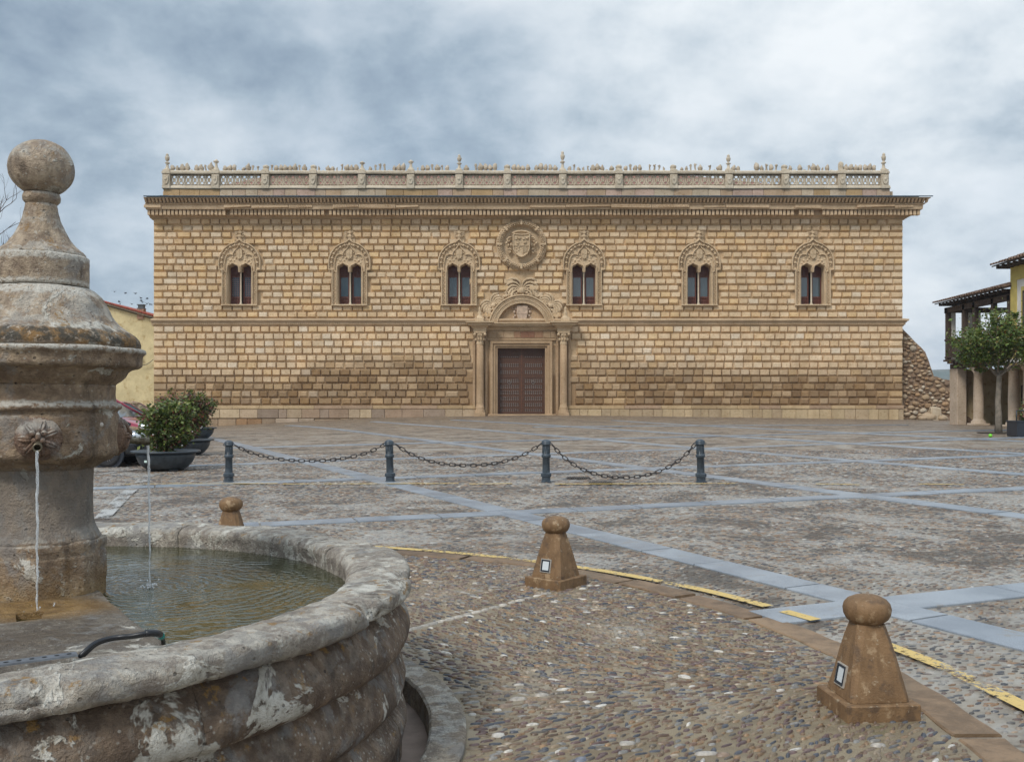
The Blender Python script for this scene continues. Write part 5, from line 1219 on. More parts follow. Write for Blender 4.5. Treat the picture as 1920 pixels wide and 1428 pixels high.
def bollard(x, y, face_to, label, seed):
    z = float(gz0(x, y)); root = empty('stone_bollard', (x, y, z), math.atan2(face_to[1]-y, face_to[0]-x)); tag(root, label, 'bollard', 'sandstone bollards round the fountain')
    b = MB(); b.bbox(-.185, .185, -.185, .185, -.03, .085, .006); b.jitter(.004, 8., seed).obj('plinth', M_BOL, root)
    prof8 = []
    body = MB(); lv = [(.086, .150, .02), (.11, .147, .022), (.20, .128, .026), (.30, .108, .028), (.38, .090, .030), (.425, .078, .030), (.445, .072, .028)]
    vs = []
    for zz_, hw, ch2 in lv:
        for sx_, sy_ in ((1, 1), (-1, 1), (-1, -1), (1, -1)):
            p = [(sx_*hw, sy_*(hw-ch2)), (sx_*(hw-ch2), sy_*hw)]
            if sx_*sy_ < 0: p = p[::-1]
            vs += [(*q_, zz_) for q_ in p]
    k = 8; fs = [(i*k+j, i*k+(j+1) % k, (i+1)*k+(j+1) % k, (i+1)*k+j) for i in range(len(lv)-1) for j in range(k)]+[list(range(k))[::-1], [(len(lv)-1)*k+j for j in range(k)]]
    body.add(vs, fs); body.jitter(.003, 8., seed+1).obj('tapered_body', M_BOL, root)
    h_ = MB(); h_.lathe([(.06, .435), (.082, .447), (.102, .465), (.114, .490), (.117, .515), (.110, .540), (.092, .560), (.062, .574), (.03, .580), (.0005, .5815)], 40); h_.jitter(.004, 7., seed+2).obj('rounded_head', M_BOL, root)
    # small light in a black frame on the side that looks at the fountain
    tl = math.atan2(.150-.108, .214); Mx = Matrix.Translation((.1335, 0, .185)) @ Matrix.Rotation(-tl, 4, 'Y')
    fr_ = MB(); w_, h2 = .044, .048
    for q_ in ((-w_, w_, -h2, -h2+.009), (-w_, w_, h2-.009, h2), (-w_, -w_+.009, -h2+.009, h2-.009), (w_-.009, w_, -h2+.009, h2-.009)): fr_.box(-.03, .010, q_[0], q_[1], q_[2], q_[3], Mx)
    lf = fr_.obj('light_frame', M_BLK, root); MB().box(-.03, .005, -w_+.012, w_-.012, -h2+.012, h2-.012, Mx).obj('light_glass', M_WGL, lf)
    tr_ = MB(); w_, h2 = .051, .055
    for q_ in ((-w_, w_, -h2, -h2+.006), (-w_, w_, h2-.006, h2), (-w_, -w_+.006, -h2+.006, h2-.006), (w_-.006, w_, -h2+.006, h2-.006)): tr_.box(-.03, .007, q_[0], q_[1], q_[2], q_[3], Mx)
    tr_.obj('light_rim', simple('pale_trim', (.42, .38, .33), .5), root)
    return root
x, y = gp(1626, 1332); bollard(x, y, FC, 'large near sandstone bollard on the right, its small square light half turned away', 1.)
x, y = gp(1042, 1098); bollard(x, y, FC, 'sandstone bollard in the middle standing inside the kerb, square light facing left', 5.)
x, y = gp(433, 1040); bollard(x, y, FC, 'farthest sandstone bollard, only its rounded head showing above the basin rim', 9.)

# ------------------------------------------------------------------ iron posts and chains
m, t = new_mat('painted_iron'); P = t.N('ShaderNodeNewGeometry').outputs['Position']; n = t.noise(P, 14, 5, .6)
finish(t, t.mix(t.smooth(n, .35, .65), (.030, .042, .055), (.055, .072, .09)), .42, n, .15, .004); M_IRON = m
BX = [(429, 903), (732, 903), (1024, 903.5), (1314.5, 904)]; bp = [gp(*q_) for q_ in BX]; post0 = None
plabel = ['first dark iron post on the left, next to the planters', 'second dark iron post from the left with a chain on both sides', 'third dark iron post from the left, in front of the palace door', 'last dark iron post on the right with a chain on one side only']
tops = []
for i, (x, y) in enumerate(bp):
    z = float(gz0(x, y))
    if post0 is None:
        post0 = empty('iron_post', (x, y, z)); s_ = .745/.80
        b = MB(); b.lathe([(.10, 0), (.10, .018), (.082, .03), (.082, .12), (.078, .125)], 8, phase=R(22.5), smooth=False); b.lathe([(.095, .10), (.10, .105), (.10, .155), (.082, .168)], 8, phase=R(22.5), smooth=False); b.obj('post_foot', M_IRON, post0)
        b = MB(); b.lathe([(.073, .15), (.068, .17), (.064, .44), (.078, .445), (.084, .46), (.084, .485), (.078, .50), (.066, .505), (.064, .66), (.074, .665), (.082, .675), (.082, .70)], 28)
        for k in range(14):
            a = 2*PI*k/14; b.tube([(.066*math.cos(a), .066*math.sin(a), .515), (.066*math.cos(a), .066*math.sin(a), .655)], .006, 5)
        b.obj('post_shaft', M_IRON, post0)
        b = MB(); b.lathe([(.083, .70), (.086, .712), (.080, .735), (.060, .755), (.030, .768), (.001, .772)], 28); b.obj('post_cap', M_IRON, post0)
        b = MB(); [b.tube([(s2*(.085+.02*math.cos(q_*PI/4)), 0, .685+.02*math.sin(q_*PI/4)) for q_ in range(8)], .006, 6, closed=True) for s2 in (-1, 1)]; b.obj('chain_eye', M_IRON, post0); o = post0
    else: o = copy_tree(post0); o.location = (x, y, z)
    o.rotation_euler = (R([.5, -1.2, .3, 2.2][i]), R([0.4, -2.0, 0, -1.8][i]), 0); tag(o, plabel[i], 'post', 'iron posts joined by chains'); tops.append(Vector((x, y, z+.685)))
lk = MB(); n_ = 16; pts = []
for i in range(n_):
    a = 2*PI*i/n_; pts.append((.062*math.cos(a)*(1 if abs(math.cos(a)) > .01 else 0)+0, .026*math.sin(a), 0))
pts = [(-.036, -.026, 0), (.036, -.026, 0), (.052, -.020, 0), (.060, 0, 0), (.052, .020, 0), (.036, .026, 0), (-.036, .026, 0), (-.052, .020, 0), (-.060, 0, 0), (-.052, -.020, 0)]
lk.tube(pts, .0085, 6, closed=True); M_CHAIN = simple('rusty_chain', (.022, .016, .014), .5, .4, 60, .3, 200); lme = None
clab = ['black iron chain hanging shallow between the first and second posts', 'black iron chain hanging between the second and third posts', 'slack black iron chain dipping deepest, between the third and last posts']
for i, sag in enumerate((.30, .385, .60)):
    A, B = tops[i]+Vector((.10, 0, 0)), tops[i+1]-Vector((.10, 0, 0)); ch = empty('chain', tuple(A)); tag(ch, clab[i], 'chain', 'chains hung between the iron posts')
    N0 = 200; P_ = []
    for k in range(N0+1):
        f_ = k/N0; p = A.lerp(B, f_); c_ = (math.cosh(2.2*(f_*2-1))-math.cosh(2.2))/(1-math.cosh(2.2)); p.z -= sag*c_; P_.append(p-A)
    s_ = [0]; [s_.append(s_[-1]+(P_[k+1]-P_[k]).length) for k in range(N0)]
    nl = int(s_[-1]/.096); 
    for k in range(nl):
        sc_ = (k+.5)*s_[-1]/nl; j = min(N0-1, int(np.searchsorted(s_, sc_))); p = P_[j]; d = (P_[min(N0, j+3)]-P_[max(0, j-3)]).normalized()
        if lme is None: o = lk.obj('link', M_CHAIN, ch); lme = o.data
        else: o = link(bpy.data.objects.new('link', lme), ch)
        q_ = d.to_track_quat('X', 'Z'); o.rotation_mode = 'QUATERNION'; from mathutils import Quaternion
        o.rotation_quaternion = q_ @ Quaternion((1, 0, 0), R(86 if k % 2 else 8)+R(random.uniform(-8, 8))); o.location = p
# drain gratings set in the ground
M_GRATE = simple('drain_iron', (.035, .027, .022), .6, .3, 30)
for (a, b, c_, d_), lb in (((1062, 895.6, 1108, 898.4), 'small dark drain grating in the ground right of the third post'), ((1104, 905.5, 1150, 908), 'longer dark drain grating on the yellow line under the slack chain')):
    x0, y1 = gp(a, b); x1, y0 = gp(c_, d_); xc, yc = (x0+x1)/2, (y0+y1)/2; g_ = empty('drain_grate', (xc, yc, float(gz0(xc, yc))+.019)); tag(g_, lb, 'drain grate')
    hw, hd = abs(x1-x0)/2, max(.16, abs(y1-y0)/2); MB().box(-hw, hw, -hd, hd, -.02, .0).obj('grate_frame', M_GRATE, g_)
    mb = MB(); [mb.box(-hw+.03+k*(2*hw-.06)/9-.008, -hw+.03+k*(2*hw-.06)/9+.008, -hd+.02, hd-.02, .001, .012) for k in range(10)]; mb.obj('grate_bars', M_GRATE, g_)
# ------------------------------------------------------------------ foliage
def leaf_mat(name, pal):
    m, t = new_mat(name); c = t.N('ShaderNodeVertexColor', layer_name='Col').outputs[0]
    P = t.N('ShaderNodeNewGeometry').outputs['Position']
    c = t.mix(t.noise(P, 40, 2), t.mix(1., c, (.75, .75, .75), 'MULTIPLY'), t.mix(1., c, (1.25, 1.25, 1.2), 'MULTIPLY'))
    d = t.N('ShaderNodeBsdfPrincipled', {'Base Color': c, 'Roughness': .42}); tl = t.N('ShaderNodeBsdfTranslucent', {'Color': t.mix(1., c, (1.2, 1.3, .7), 'MULTIPLY')})
    mx = t.N('ShaderNodeMixShader', {0: .22, 1: d.outputs[0], 2: tl.outputs[0]}); t.N('ShaderNodeOutputMaterial', {'Surface': mx.outputs[0]}); return m
M_LEAF = leaf_mat('leaves', None); M_BARK = simple('grey_bark', (.20, .17, .135), .9, .3, 8, .9, 30); M_TWIG = simple('dark_twig', (.07, .045, .03), .8)
def leaves(name, pts, size, pal, wts, parent, seed, elong=1.7):
    """pts (n,3) leaf positions; each leaf is a small folded blade of four triangles"""
    r = np.random.default_rng(seed); n = len(pts)
    d = r.normal(size=(n, 3)); d[:, 2] = d[:, 2]*.6-.1; d /= np.linalg.norm(d, axis=1)[:, None]
    u = np.cross(d, r.normal(size=(n, 3))); u /= np.linalg.norm(u, axis=1)[:, None]; w_ = np.cross(d, u)
    s_ = size*np.exp(r.normal(0, .25, n))[:, None]
    p0 = pts; p1 = pts+d*s_*elong; pm = pts+d*s_*elong*.48; a = pm+u*s_*.5+w_*s_*.12; b = pm-u*s_*.5+w_*s_*.12
    V_ = np.stack([p0, a, p1, b], 1).reshape(-1, 3); base = np.arange(n)[:, None]*4
    F_ = np.concatenate([base+np.array([[0, 1, 2]]), base+np.array([[0, 2, 3]])])
    c = np.array(pal)[r.choice(len(pal), n, p=np.array(wts)/sum(wts))]*r.uniform(.7, 1.3, (n, 1))
    return npmesh(name, V_, [F_], M_LEAF, parent, False, np.repeat(c, 4, 0))
def clumps(n, cl, r, spread, seed):
    """n leaves gathered round cl clump centres inside an ellipsoid"""
    g = np.random.default_rng(seed); c = g.normal(size=(cl, 3)); c /= np.linalg.norm(c, axis=1)[:, None]; c *= (g.random((cl, 1))**.45); c *= np.array(r)
    k = g.integers(0, cl, n); return c[k]+g.normal(size=(n, 3))*spread*np.exp(g.normal(0, .3, (cl, 1)))[k], c
def branch(mb, p, d, L, r, depth, rnd, tips, up=.15):
    pts = [Vector(p)]; rs = [r]; d = Vector(d).normalized(); n_ = 5
    for i in range(n_):
        d = (d+Vector((rnd.uniform(-.22, .22), rnd.uniform(-.22, .22), rnd.uniform(-.1, .2)+up*.2))).normalized(); pts.append(pts[-1]+d*L/n_); rs.append(r*(1-.55*(i+1)/n_))
    mb.tube(pts, rs, 6 if r > .02 else 4); tips += pts[2:]
    if depth > 0:
        for k in range(rnd.choice((2, 3, 3))):
            q_ = pts[rnd.choice((2, 3, 4, 5))]; a = rnd.uniform(0, 2*PI); nd = (d+Vector((math.cos(a), math.sin(a), rnd.uniform(-.1, .6)))*.8).normalized(); branch(mb, q_, nd, L*rnd.uniform(.5, .75), r*.5, depth-1, rnd, tips, up)

# ------------------------------------------------------------------ planters
M_PLAST = simple('dark_grey_plastic', (.040, .050, .060), .38, .3, 9, .1, 80); M_SOIL = simple('potting_soil', (.04, .028, .018), .95, .3, 20, .8, 60)
PG = [(.075, .11, .028), (.12, .16, .04), (.045, .07, .022), (.20, .23, .06), (.17, .055, .035), (.23, .09, .06), (.12, .065, .04), (.28, .25, .09)]
plants = [((311, 887), 'nearest round dark grey plastic planter, with a small white sticker on its side', 'leafy green bush with reddish twigs filling the nearest planter', [.2, .26, .16, .14, .05, .03, .06, .04]),
          ((350, 857), 'middle round dark grey plastic planter, mostly hidden behind the nearest one', 'reddish green bush growing in the middle planter', [.18, .15, .16, .05, .16, .12, .12, .06]),
          ((369, 826), 'farthest round dark grey plastic planter, close to the palace corner', 'tall brownish green bush in the farthest planter', [.2, .15, .18, .05, .13, .10, .13, .06])]
for i, ((px, py), l1, l2, wts) in enumerate(plants):
    x, y = gp(px, py-2); y += .5; x = (px-960)*y/F; z = float(gz0(x, y)); pr = empty('planter', (x, y, z)); tag(pr, l1, 'planter', 'three bowl planters in a row')
    b = MB(); b.lathe([(.36, .035), (.40, .04), (.47, .09), (.55, .18), (.595, .28), (.615, .385), (.60, .385), (.57, .28), (.40, .2)], 48); b.obj('bowl', M_PLAST, pr)
    b = MB(); b.lathe([(.61, .382), (.70, .388), (.715, .40), (.715, .42), (.70, .43), (.61, .432), (.595, .41)], 48); b.obj('rim', M_PLAST, pr)
    for k in range(4): a = PI/4+k*PI/2; MB().bbox(-.09, .09, -.05, .05, 0, .06, .01, Matrix.Translation((.33*math.cos(a), .33*math.sin(a), 0)) @ Matrix.Rotation(a+PI/2, 4, 'Z')).obj('foot', M_PLAST, pr)
    MB().lathe([(.6, .355), (.001, .37)], 32).jitter(.01, 6.).obj('soil', M_SOIL, pr)
    if i == 0:
        a = R(-112); MB().box(-.035, .035, -.598, -.592, .20, .245, Matrix.Rotation(a+PI/2, 4, 'Z')).obj('sticker', simple('sticker', (.6, .75, .7), .5), pr)
    ht = [1.12, 1.30, 1.38][i]; bs = empty('bush', (x, y, z+.37)); tag(bs, l2, 'bush', 'bushes growing in the planters'); rnd = random.Random(60+i); st = MB(); tips = []
    for k in range(11):
        a = rnd.uniform(0, 2*PI); branch(st, (rnd.uniform(-.15, .15), rnd.uniform(-.15, .15), -.02), (math.cos(a)*.55, math.sin(a)*.55, 1), ht*.55, .016, 2, rnd, tips)
    st.obj('stems', M_TWIG, bs)
    g = np.random.default_rng(70+i); T = np.array([tuple(p) for p in tips]); T = T[(T[:, 2] < ht*1.0) & (np.hypot(T[:, 0], T[:, 1]) < .72)]
    P1 = T[g.integers(0, len(T), 3600)]+g.normal(size=(3600, 3))*.055
    P2, _ = clumps(3200, 46, (.56, .56, ht*.40), .075, 80+i); P2[:, 2] += ht*.44
    P3, _ = clumps(700, 20, (.60, .60, ht*.50), .05, 90+i); P3[:, 2] += ht*.50
    A_l = np.concatenate([P1, P2, P3]); A_l = A_l[A_l[:, 2] > -.02]
    tag(leaves('foliage', A_l, .050, PG, wts, bs, 5+i), kind='stuff')
    if i < 2:
        fl = MB(); [fl.sphere((.5*math.cos(a), .5*math.sin(a)-.05, rnd.uniform(.02, .5)), .022, 6, 4, (1, 1, .6)) for a in [rnd.uniform(-2.6, -.3) for _ in range(7)]]; fl.obj('white_flowers', simple('petals', (.75, .73, .72), .6), bs)

# ------------------------------------------------------------------ parked cars (side-on, noses to the right)
def car(name, x, y, rz, paint, label, z, sedan=False):
    root = empty(name, (x, y, z), rz); tag(root, label, 'car', 'cars parked behind the fountain')
    m, t = new_mat(label.split()[0]+'_car_paint'); finish(t, paint, .25, **{'Metallic': .3, 'Coat Weight': 1., 'Coat Roughness': .05}); MP = m
    Lc = 4.2; hb = .78
    # side profile stations along x: (x, bottom, belt/top of body, roof or None, half width)
    S_ = [(-2.05, .34, .70, .74), (-1.98, .28, .92, .80), (-1.75, .24, 1.02, .85), (-1.2, .22, 1.03, .875), (-.3, .20, 1.00, .885), (.6, .20, .96, .885), (1.0, .20, .93, .88), (1.35, .21, .90, .87), (1.7, .22, .83, .85), (1.92, .25, .74, .79), (2.05, .28, .64, .70), (2.12, .32, .54, .60)]
    b = MB(); vs = []; k = 12
    for x_, zb_, zt_, hw in S_:
        ring_ = [(0, zb_), (hw*.8, zb_), (hw*.96, zb_+.06), (hw, zb_+.20), (hw, (zb_+zt_)/2+.05), (hw*.965, zt_-.08), (hw*.86, zt_), (0, zt_+.03)]
        full = [(x_, yy, zz) for yy, zz in ring_]+[(x_, -yy, zz) for yy, zz in ring_[::-1][1:-1]]; vs += full
    n_ = 14; b.add(vs, [(i*n_+j, i*n_+(j+1) % n_, (i+1)*n_+(j+1) % n_, (i+1)*n_+j) for i in range(len(S_)-1) for j in range(n_)]+[list(range(n_)), [(len(S_)-1)*n_+j for j in range(n_)][::-1]], True)
    bo = fixn(b.obj('body', MP, root)); md = bo.modifiers.new('s', 'SUBSURF'); md.levels = 1; md.render_levels = 2
    # cabin: glasshouse with pillars
    def cab(x_, z_, hw): return [(x_, -hw, z_), (x_, hw, z_)]
    G = [(-1.95, 1.00, .76), (-1.55, 1.40, .66), (-.9, 1.485, .63), (.1, 1.47, .63), (.45, 1.40, .64), (1.25, .92, .78)]
    gl = MB(); vs = []
    for x_, z_, hw in G: vs += [(x_, -hw, z_), (x_, hw, z_), (x_, -.80, .90), (x_, .80, .90)]
    gl.add(vs, [(4*i, 4*i+1, 4*i+5, 4*i+4) for i in range(5)]+[(4*i, 4*i+4, 4*i+6, 4*i+2) for i in range(5)]+[(4*i+1, 4*i+3, 4*i+7, 4*i+5) for i in range(5)]+[(0, 2, 3, 1)], False); gl.obj('windows', M_CGL, root)
    rp = MB(); 
    for s_ in (-1, 1):
        rp.tube([(x_, s_*(hw+.004), z_) for x_, z_, hw in G], [.035, .04, .035, .035, .035, .03], 8)
        for px_, pt_x in ((-1.2, -1.05), (-.25, -.2)): rp.tube([(px_, s_*.81, .95), (pt_x, s_*.64, 1.46)], .035, 6)
        rp.tube([(-1.9, s_*.80, 1.0), (1.2, s_*.81, .93)], .02, 6)
    vs = [(x_, s_*(hw+.005), z_+.02) for x_, z_, hw in G[1:5] for s_ in (-1, 1)]; rp.add(vs, [(2*i, 2*i+1, 2*i+3, 2*i+2) for i in range(3)], True); rp.obj('roof', MP, root)
    for s_ in (-1, 1):
        for wx in (-1.25, 1.28):
            M_ = Matrix.Translation((wx, s_*.80, .315)) @ Matrix.Rotation(R(90)*(1 if s_ < 0 else -1), 4, 'X')
            w_ = MB(); w_.lathe([(.20, .09), (.29, .095), (.315, .06), (.318, -.09), (.29, -.11), (.2, -.11)], 36, M=M_); wo_ = w_.obj('wheel', M_TYRE, root)
            rm = MB(); rm.lathe([(.001, .02), (.20, .0), (.205, .075), (.215, .092)], 30, M=M_); rm.obj('rim', simple('dark_rim', (.06, .06, .065), .4, Metallic=.8), wo_)
            sp_ = MB()
            for q_ in range(5):
                a = 2*PI*q_/5
                for da in (-.13, .13): sp_.tube([tuple(M_ @ Vector((.04*math.cos(a), .04*math.sin(a), .085))), tuple(M_ @ Vector((.20*math.cos(a+da), .20*math.sin(a+da), .08)))], .014, 5)
            sp_.lathe([(.001, .10), (.05, .095), (.05, .06)], 14, M=M_); sp_.obj('spokes', M_ALLOY, wo_)
            ar = MB(); ar.lathe([(.34, .06), (.37, .085), (.385, .088), (.39, .05)], 30, a0=0, a1=2*PI, M=M_); ar.lathe([(.36, .07), (.001, .03)], 30, M=M_); ar.obj('wheel_arch', M_BLK, root)
        hl = MB(); hl.sphere((1.86, s_*.70, .70), .17, 14, 8, (1.25, .42, .55)); hl.obj('headlight', M_CLAMP, root)
        fg = MB(); fg.sphere((1.98, s_*.60, .42), .06, 10, 6, (.8, 1, 1)); fg.obj('fog_light', M_CLAMP, root)
        mi_ = MB(); mi_.sphere((.78, s_*.97, 1.0), .10, 12, 8, (.7, 1.1, .75)); mi_.tube([(.8, s_*.8, .95), (.79, s_*.92, .98)], .02, 6); mi_.obj('mirror', MP, root)
        dh = MB(); [dh.bbox(xx, xx+.16, s_*.89-.012, s_*.89+.012, .80, .83, .005) for xx in (-.9, .05)]; dh.obj('door_handle', M_ALLOY, root)
    gr = MB(); gr.bbox(1.96, 2.09, -.5, .5, .36, .56, .02); [gr.box(2.06, 2.11, -.48, .48, .40+.045*k, .415+.045*k) for k in range(3)]; gr.obj('grille', M_BLK, root)
    MB().bbox(2.06, 2.13, -.26, .26, .44, .54, .004).obj('number_plate', simple('plate', (.7, .7, .68), .5), root)
    return root
m, t = new_mat('car_glass'); finish(t, (.03, .05, .06), .04, IOR=1.7, **{'Coat Weight': .6}); M_CGL = m
m, t = new_mat('lamp_lens'); finish(t, (.55, .60, .65), .08, Metallic=.35, **{'Coat Weight': 1.}); M_CLAMP = m
M_TYRE = simple('tyre_rubber', (.018, .018, .020), .75); M_ALLOY = simple('alloy', (.55, .56, .58), .3, .05, 5, Metallic=.8)
def car_at(px, py, **k): x, y = gp(px, py); return x, y
x, y = gp(203, 876); car('parked_car', x-1.36, y+.80, R(3), (.022, .026, .034), 'black hatchback behind the fountain pillar with its front wheel and headlight showing', float(gz0(x, y)))
cr_ = car('parked_car', -11.45, 25.2, R(-2), (.30, .012, .035), 'crimson red car parked just behind the black hatchback', float(gz0(-11, 25))); cr_.scale = (1.15,)*3
x, y = gp(262, 806); car('parked_car', x-1.0, y+.86, R(0), (.16, .045, .03), 'dull brownish red car farthest back, only its roof and side window seen', float(gz(x, y)))

# ------------------------------------------------------------------ yellow house on the left
M_YW = facade_mat('yellow_render', attr=False, base=(.68, .585, .35), bscale=.3, bs=.12); hy0 = 74.; HK = hy0/F
def hx_(px): return (px-960)*HK
def hz_(py): return H+(HOR-py-6)*HK
yh = empty('yellow_house', (0, hy0, 0)); tag(yh, 'plain yellow rendered house with sloping tiled eave between the fountain and the palace', 'house')
MB().prism([(hx_(120), -2), (hx_(302), -2), (hx_(302), hz_(596.5)), (hx_(186), hz_(563.5)), (hx_(120), hz_(545))], 0, 14).obj('wall', M_YW, yh)
ev = MB(); A, B = (hx_(118), hz_(542.5)), (hx_(303), hz_(594.5)); dx, dz = B[0]-A[0], B[1]-A[1]
ev.add([(A[0], -.30, A[1]), (B[0], -.30, B[1]), (B[0], -.30, B[1]+.12), (A[0], -.30, A[1]+.12), (A[0], 14, A[1]), (B[0], 14, B[1]), (B[0], 14, B[1]+.12), (A[0], 14, A[1]+.12)], [(0, 1, 2, 3), (0, 1, 5, 4), (3, 2, 6, 7), (1, 5, 6, 2)]).obj('eave_board', simple('cream_eave', (.55, .47, .34), .8), yh)
rt = MB(); nt_ = 46
for k in range(nt_):
    f0 = k/nt_; x0_, z0_ = A[0]+dx*f0, A[1]+dz*f0+.16; x1_ = x0_+dx/nt_*.62; rt.tube([(x0_, -.42, z0_+.07), (x0_+dx/nt_*1.1, -.42, z0_+dz/nt_*1.1+.02)], .075, 6)
rt.add([(A[0], -.40, A[1]+.13), (B[0], -.40, B[1]+.13), (B[0], 14, B[1]+.18), (A[0], 14, A[1]+.18)], [(0, 1, 2, 3)]); rt.obj('roof_tiles', simple('red_tiles', (.33, .075, .045), .8, .3, 4), yh)
ck = MB(); ck.box(hx_(258), hx_(270), -.1, .4, hz_(592), hz_(573)); co = ck.obj('chimney', simple('chimney_brick', (.38, .22, .15), .9, .2, 5), yh)
cw_ = MB(); cw_.box(hx_(257.5), hx_(270.5), -.12, .42, hz_(573), hz_(571.5)); cw_.box(hx_(259), hx_(269), -.05, .35, hz_(571.5), hz_(566)); cw_.box(hx_(257.5), hx_(270.5), -.12, .42, hz_(566), hz_(564.5)); cw_.obj('chimney_cowl', simple('cowl_metal', (.10, .11, .12), .5), co)
wl = empty('wall_lamp', (hx_(262), hy0-.1, hz_(661))); tag(wl, 'small dark lamp fixed high on the yellow house wall', 'wall lamp')
MB().sphere((0, -.2, 0), .16, 10, 8, (1.1, 1, .8)).obj('lamp_shade', M_BLK, wl); MB().tube([(0, .1, .1), (0, -.2, .1)], .03, 6).obj('bracket', M_BLK, wl)
wi = MB(); wi.tube([(hx_(264)+(hx_(290)-hx_(264))*f_, hy0-.25, hz_(678)+(.22*f_-.35*math.sin(PI*f_)*.5)*1.+f_*.2) for f_ in np.linspace(0, 1, 14)], .022, 5); tag(wi.obj('hanging_wire', M_BLK), 'dark wire sagging across the yellow house wall to the palace corner', 'wire')
# birds circling the chimney
rbd = random.Random(2); bird0 = None
for i in range(13):
    px, py = rbd.uniform(212, 284), rbd.uniform(546, 572); d_ = 72; loc = ((px-960)*d_/F, d_, H+(HOR-py)*d_/F)
    if bird0 is None:
        mb = MB(); mb.sphere((0, 0, 0), .05, 6, 5, (2.2, .8, .8)); [mb.add([(-.04, 0, .01), (.06, 0, .01), (.03, s_*.13, .07), (-.05, s_*.24, .03), (-.03, s_*.13, .06)], [(0, 1, 2, 4), (4, 2, 3)]) for s_ in (-1, 1)]; b_ = mb.obj('bird', M_BLK)
    else: b_ = bird0.copy(); link(b_)
    bird0 = bird0 or b_; b_.location = loc; b_.rotation_euler = (rbd.uniform(-.5, .5), rbd.uniform(-.3, .3), rbd.uniform(0, 6)); tag(b_, 'tiny dark bird flying over the chimney of the yellow house', 'bird', 'birds circling above the yellow house')
# bare tree whose twigs reach into the picture at the left edge
bt = empty('bare_tree', (-15.7, 26, float(gz(-15.7, 26)))); tag(bt, 'leafless tree whose thin bare twigs reach in at the left edge', 'tree'); rnd = random.Random(5)
tk = MB(); tk.tube([(0, 0, -.1), (.1, 0, 1.5), (.05, .1, 3.), (.3, 0, 4.2)], [.17, .14, .11, .09], 10); tk.obj('trunk', M_BARK, bt); tb = MB(); tips = []
for k in range(9): a = k*.7; branch(tb, (.3-.02*k, 0, 3.2+.12*k), (math.cos(a), math.sin(a), .7), 2.0, .05, 3, rnd, tips, .3)
for zz_, ln in ((5.0, 2.4), (5.7, 2.6), (6.3, 2.5)): 
    branch(tb, (.3, 0, zz_-1.0), (.95, -.1, .45), ln*.68, .03, 3, rnd, tips, .2)
tb.obj('branches', M_TWIG, bt)

# ------------------------------------------------------------------ rubble wall beyond the palace's right corner
RY = 67.6; RK = RY/F
def rx_(px): return (px-960)*RK
def rz_(py): return H+(HOR-py)*RK
rw = empty('rubble_wall', (rx_(1735), RY, 0)); tag(rw, 'ruined rubble stone wall stepping down from the right corner of the palace', 'stone wall')
ox = rx_(1735); rpoly = [(rx_(x)-ox, rz_(y)) for x, y in [(1686, 800), (1686, 608), (1694, 618), (1706, 630), (1716, 641), (1727, 651), (1735, 660), (1741, 675), (1746, 690), (1751, 705), (1757, 706), (1766, 710), (1779, 712), (1790, 714), (1790, 800)]]
m, t = new_mat('rubble_mortar'); P = t.N('ShaderNodeNewGeometry').outputs['Position']; n = t.noise(P, 2.5, 7, .7)
finish(t, t.mix(t.smooth(n, .38, .62), (.185, .115, .070), (.31, .215, .14)), .95, t.noise(P, 8, 6, .7), 1., .08); M_RUB2 = m
fixn(MB().prism(rpoly, 0, 1.1).obj('mortar_core', M_RUB2, rw))
rr_ = random.Random(14); placed = []; PR = [(.42, .31, .20), (.36, .25, .155), (.30, .205, .13), (.48, .38, .27), (.25, .17, .115), (.40, .26, .15), (.52, .45, .36)]; tries = 0
pp_ = [(p[0], p[1]) for p in rpoly]
while len(placed) < 290 and tries < 26000:
    tries += 1; x = rr_.uniform(rpoly[0][0], rpoly[-1][0]); z = rr_.uniform(rz_(786), rz_(612)); low = z < rz_(705); w_ = rr_.uniform(.12, .30)*(1.0 if low else .92); h_ = w_*rr_.uniform(.5, .8)
    if not inside(pp_, np.array([x]), np.array([z]))[0] or not inside(pp_, np.array([x+w_*.8]), np.array([z+h_*.6]))[0]: continue
    if any(((x-a)/(w_+c))**2+((z-b)/(h_+d))**2 < 1.05 for a, b, c, d in placed): continue
    placed.append((x, z, w_, h_)); mb = MB(); mb.col = tuple(np.array(rr_.choice(PR))*rr_.uniform(.8, 1.15)); mb.sphere((x, -.02, z), 1., 8, 5, (w_, .12, h_)); mb.jitter(.06, 5., len(placed)); mb.obj('rubble_stone', M_BLOCK, rw)
for (px, py, w_, h_), lb in zip(((1742, 781, .55, .42), (1753, 775, .34, .60), (1765, 783, .40, .30), (1806, 783, .55, .42), (1730, 784, .3, .25)), ('rough boulder at the foot of the rubble wall, left of the upright block', 'pale upright stone block standing at the foot of the rubble wall', 'low broken stone between the rubble wall and the arcade', 'dark heap-like boulder lying against the first pier of the arcade', 'small leftmost stone at the foot of the rubble wall')):
    Y = RY-1.0 if px < 1790 else 52.5; x = (px-960)*Y/F; mb = MB(); mb.col = (.42, .32, .22) if 'pale' not in lb else (.55, .45, .33)
    if 'pale' in lb: mb.bbox(-w_, w_, -.3, .3, -.3, h_*1.5, .09)
    else: mb.sphere((0, 0, h_*.4), 1., 12, 8, (w_, .5, h_*.9))
    if 'dark' in lb: mb.c = [(.16, .11, .08)]*len(mb.c)
    o = mb.jitter(.10, 1.9, px).obj('loose_stone', M_BLOCK, None, (x, Y, float(gz(x, Y)))); tag(o, lb, 'stone', 'loose stones by the rubble wall')

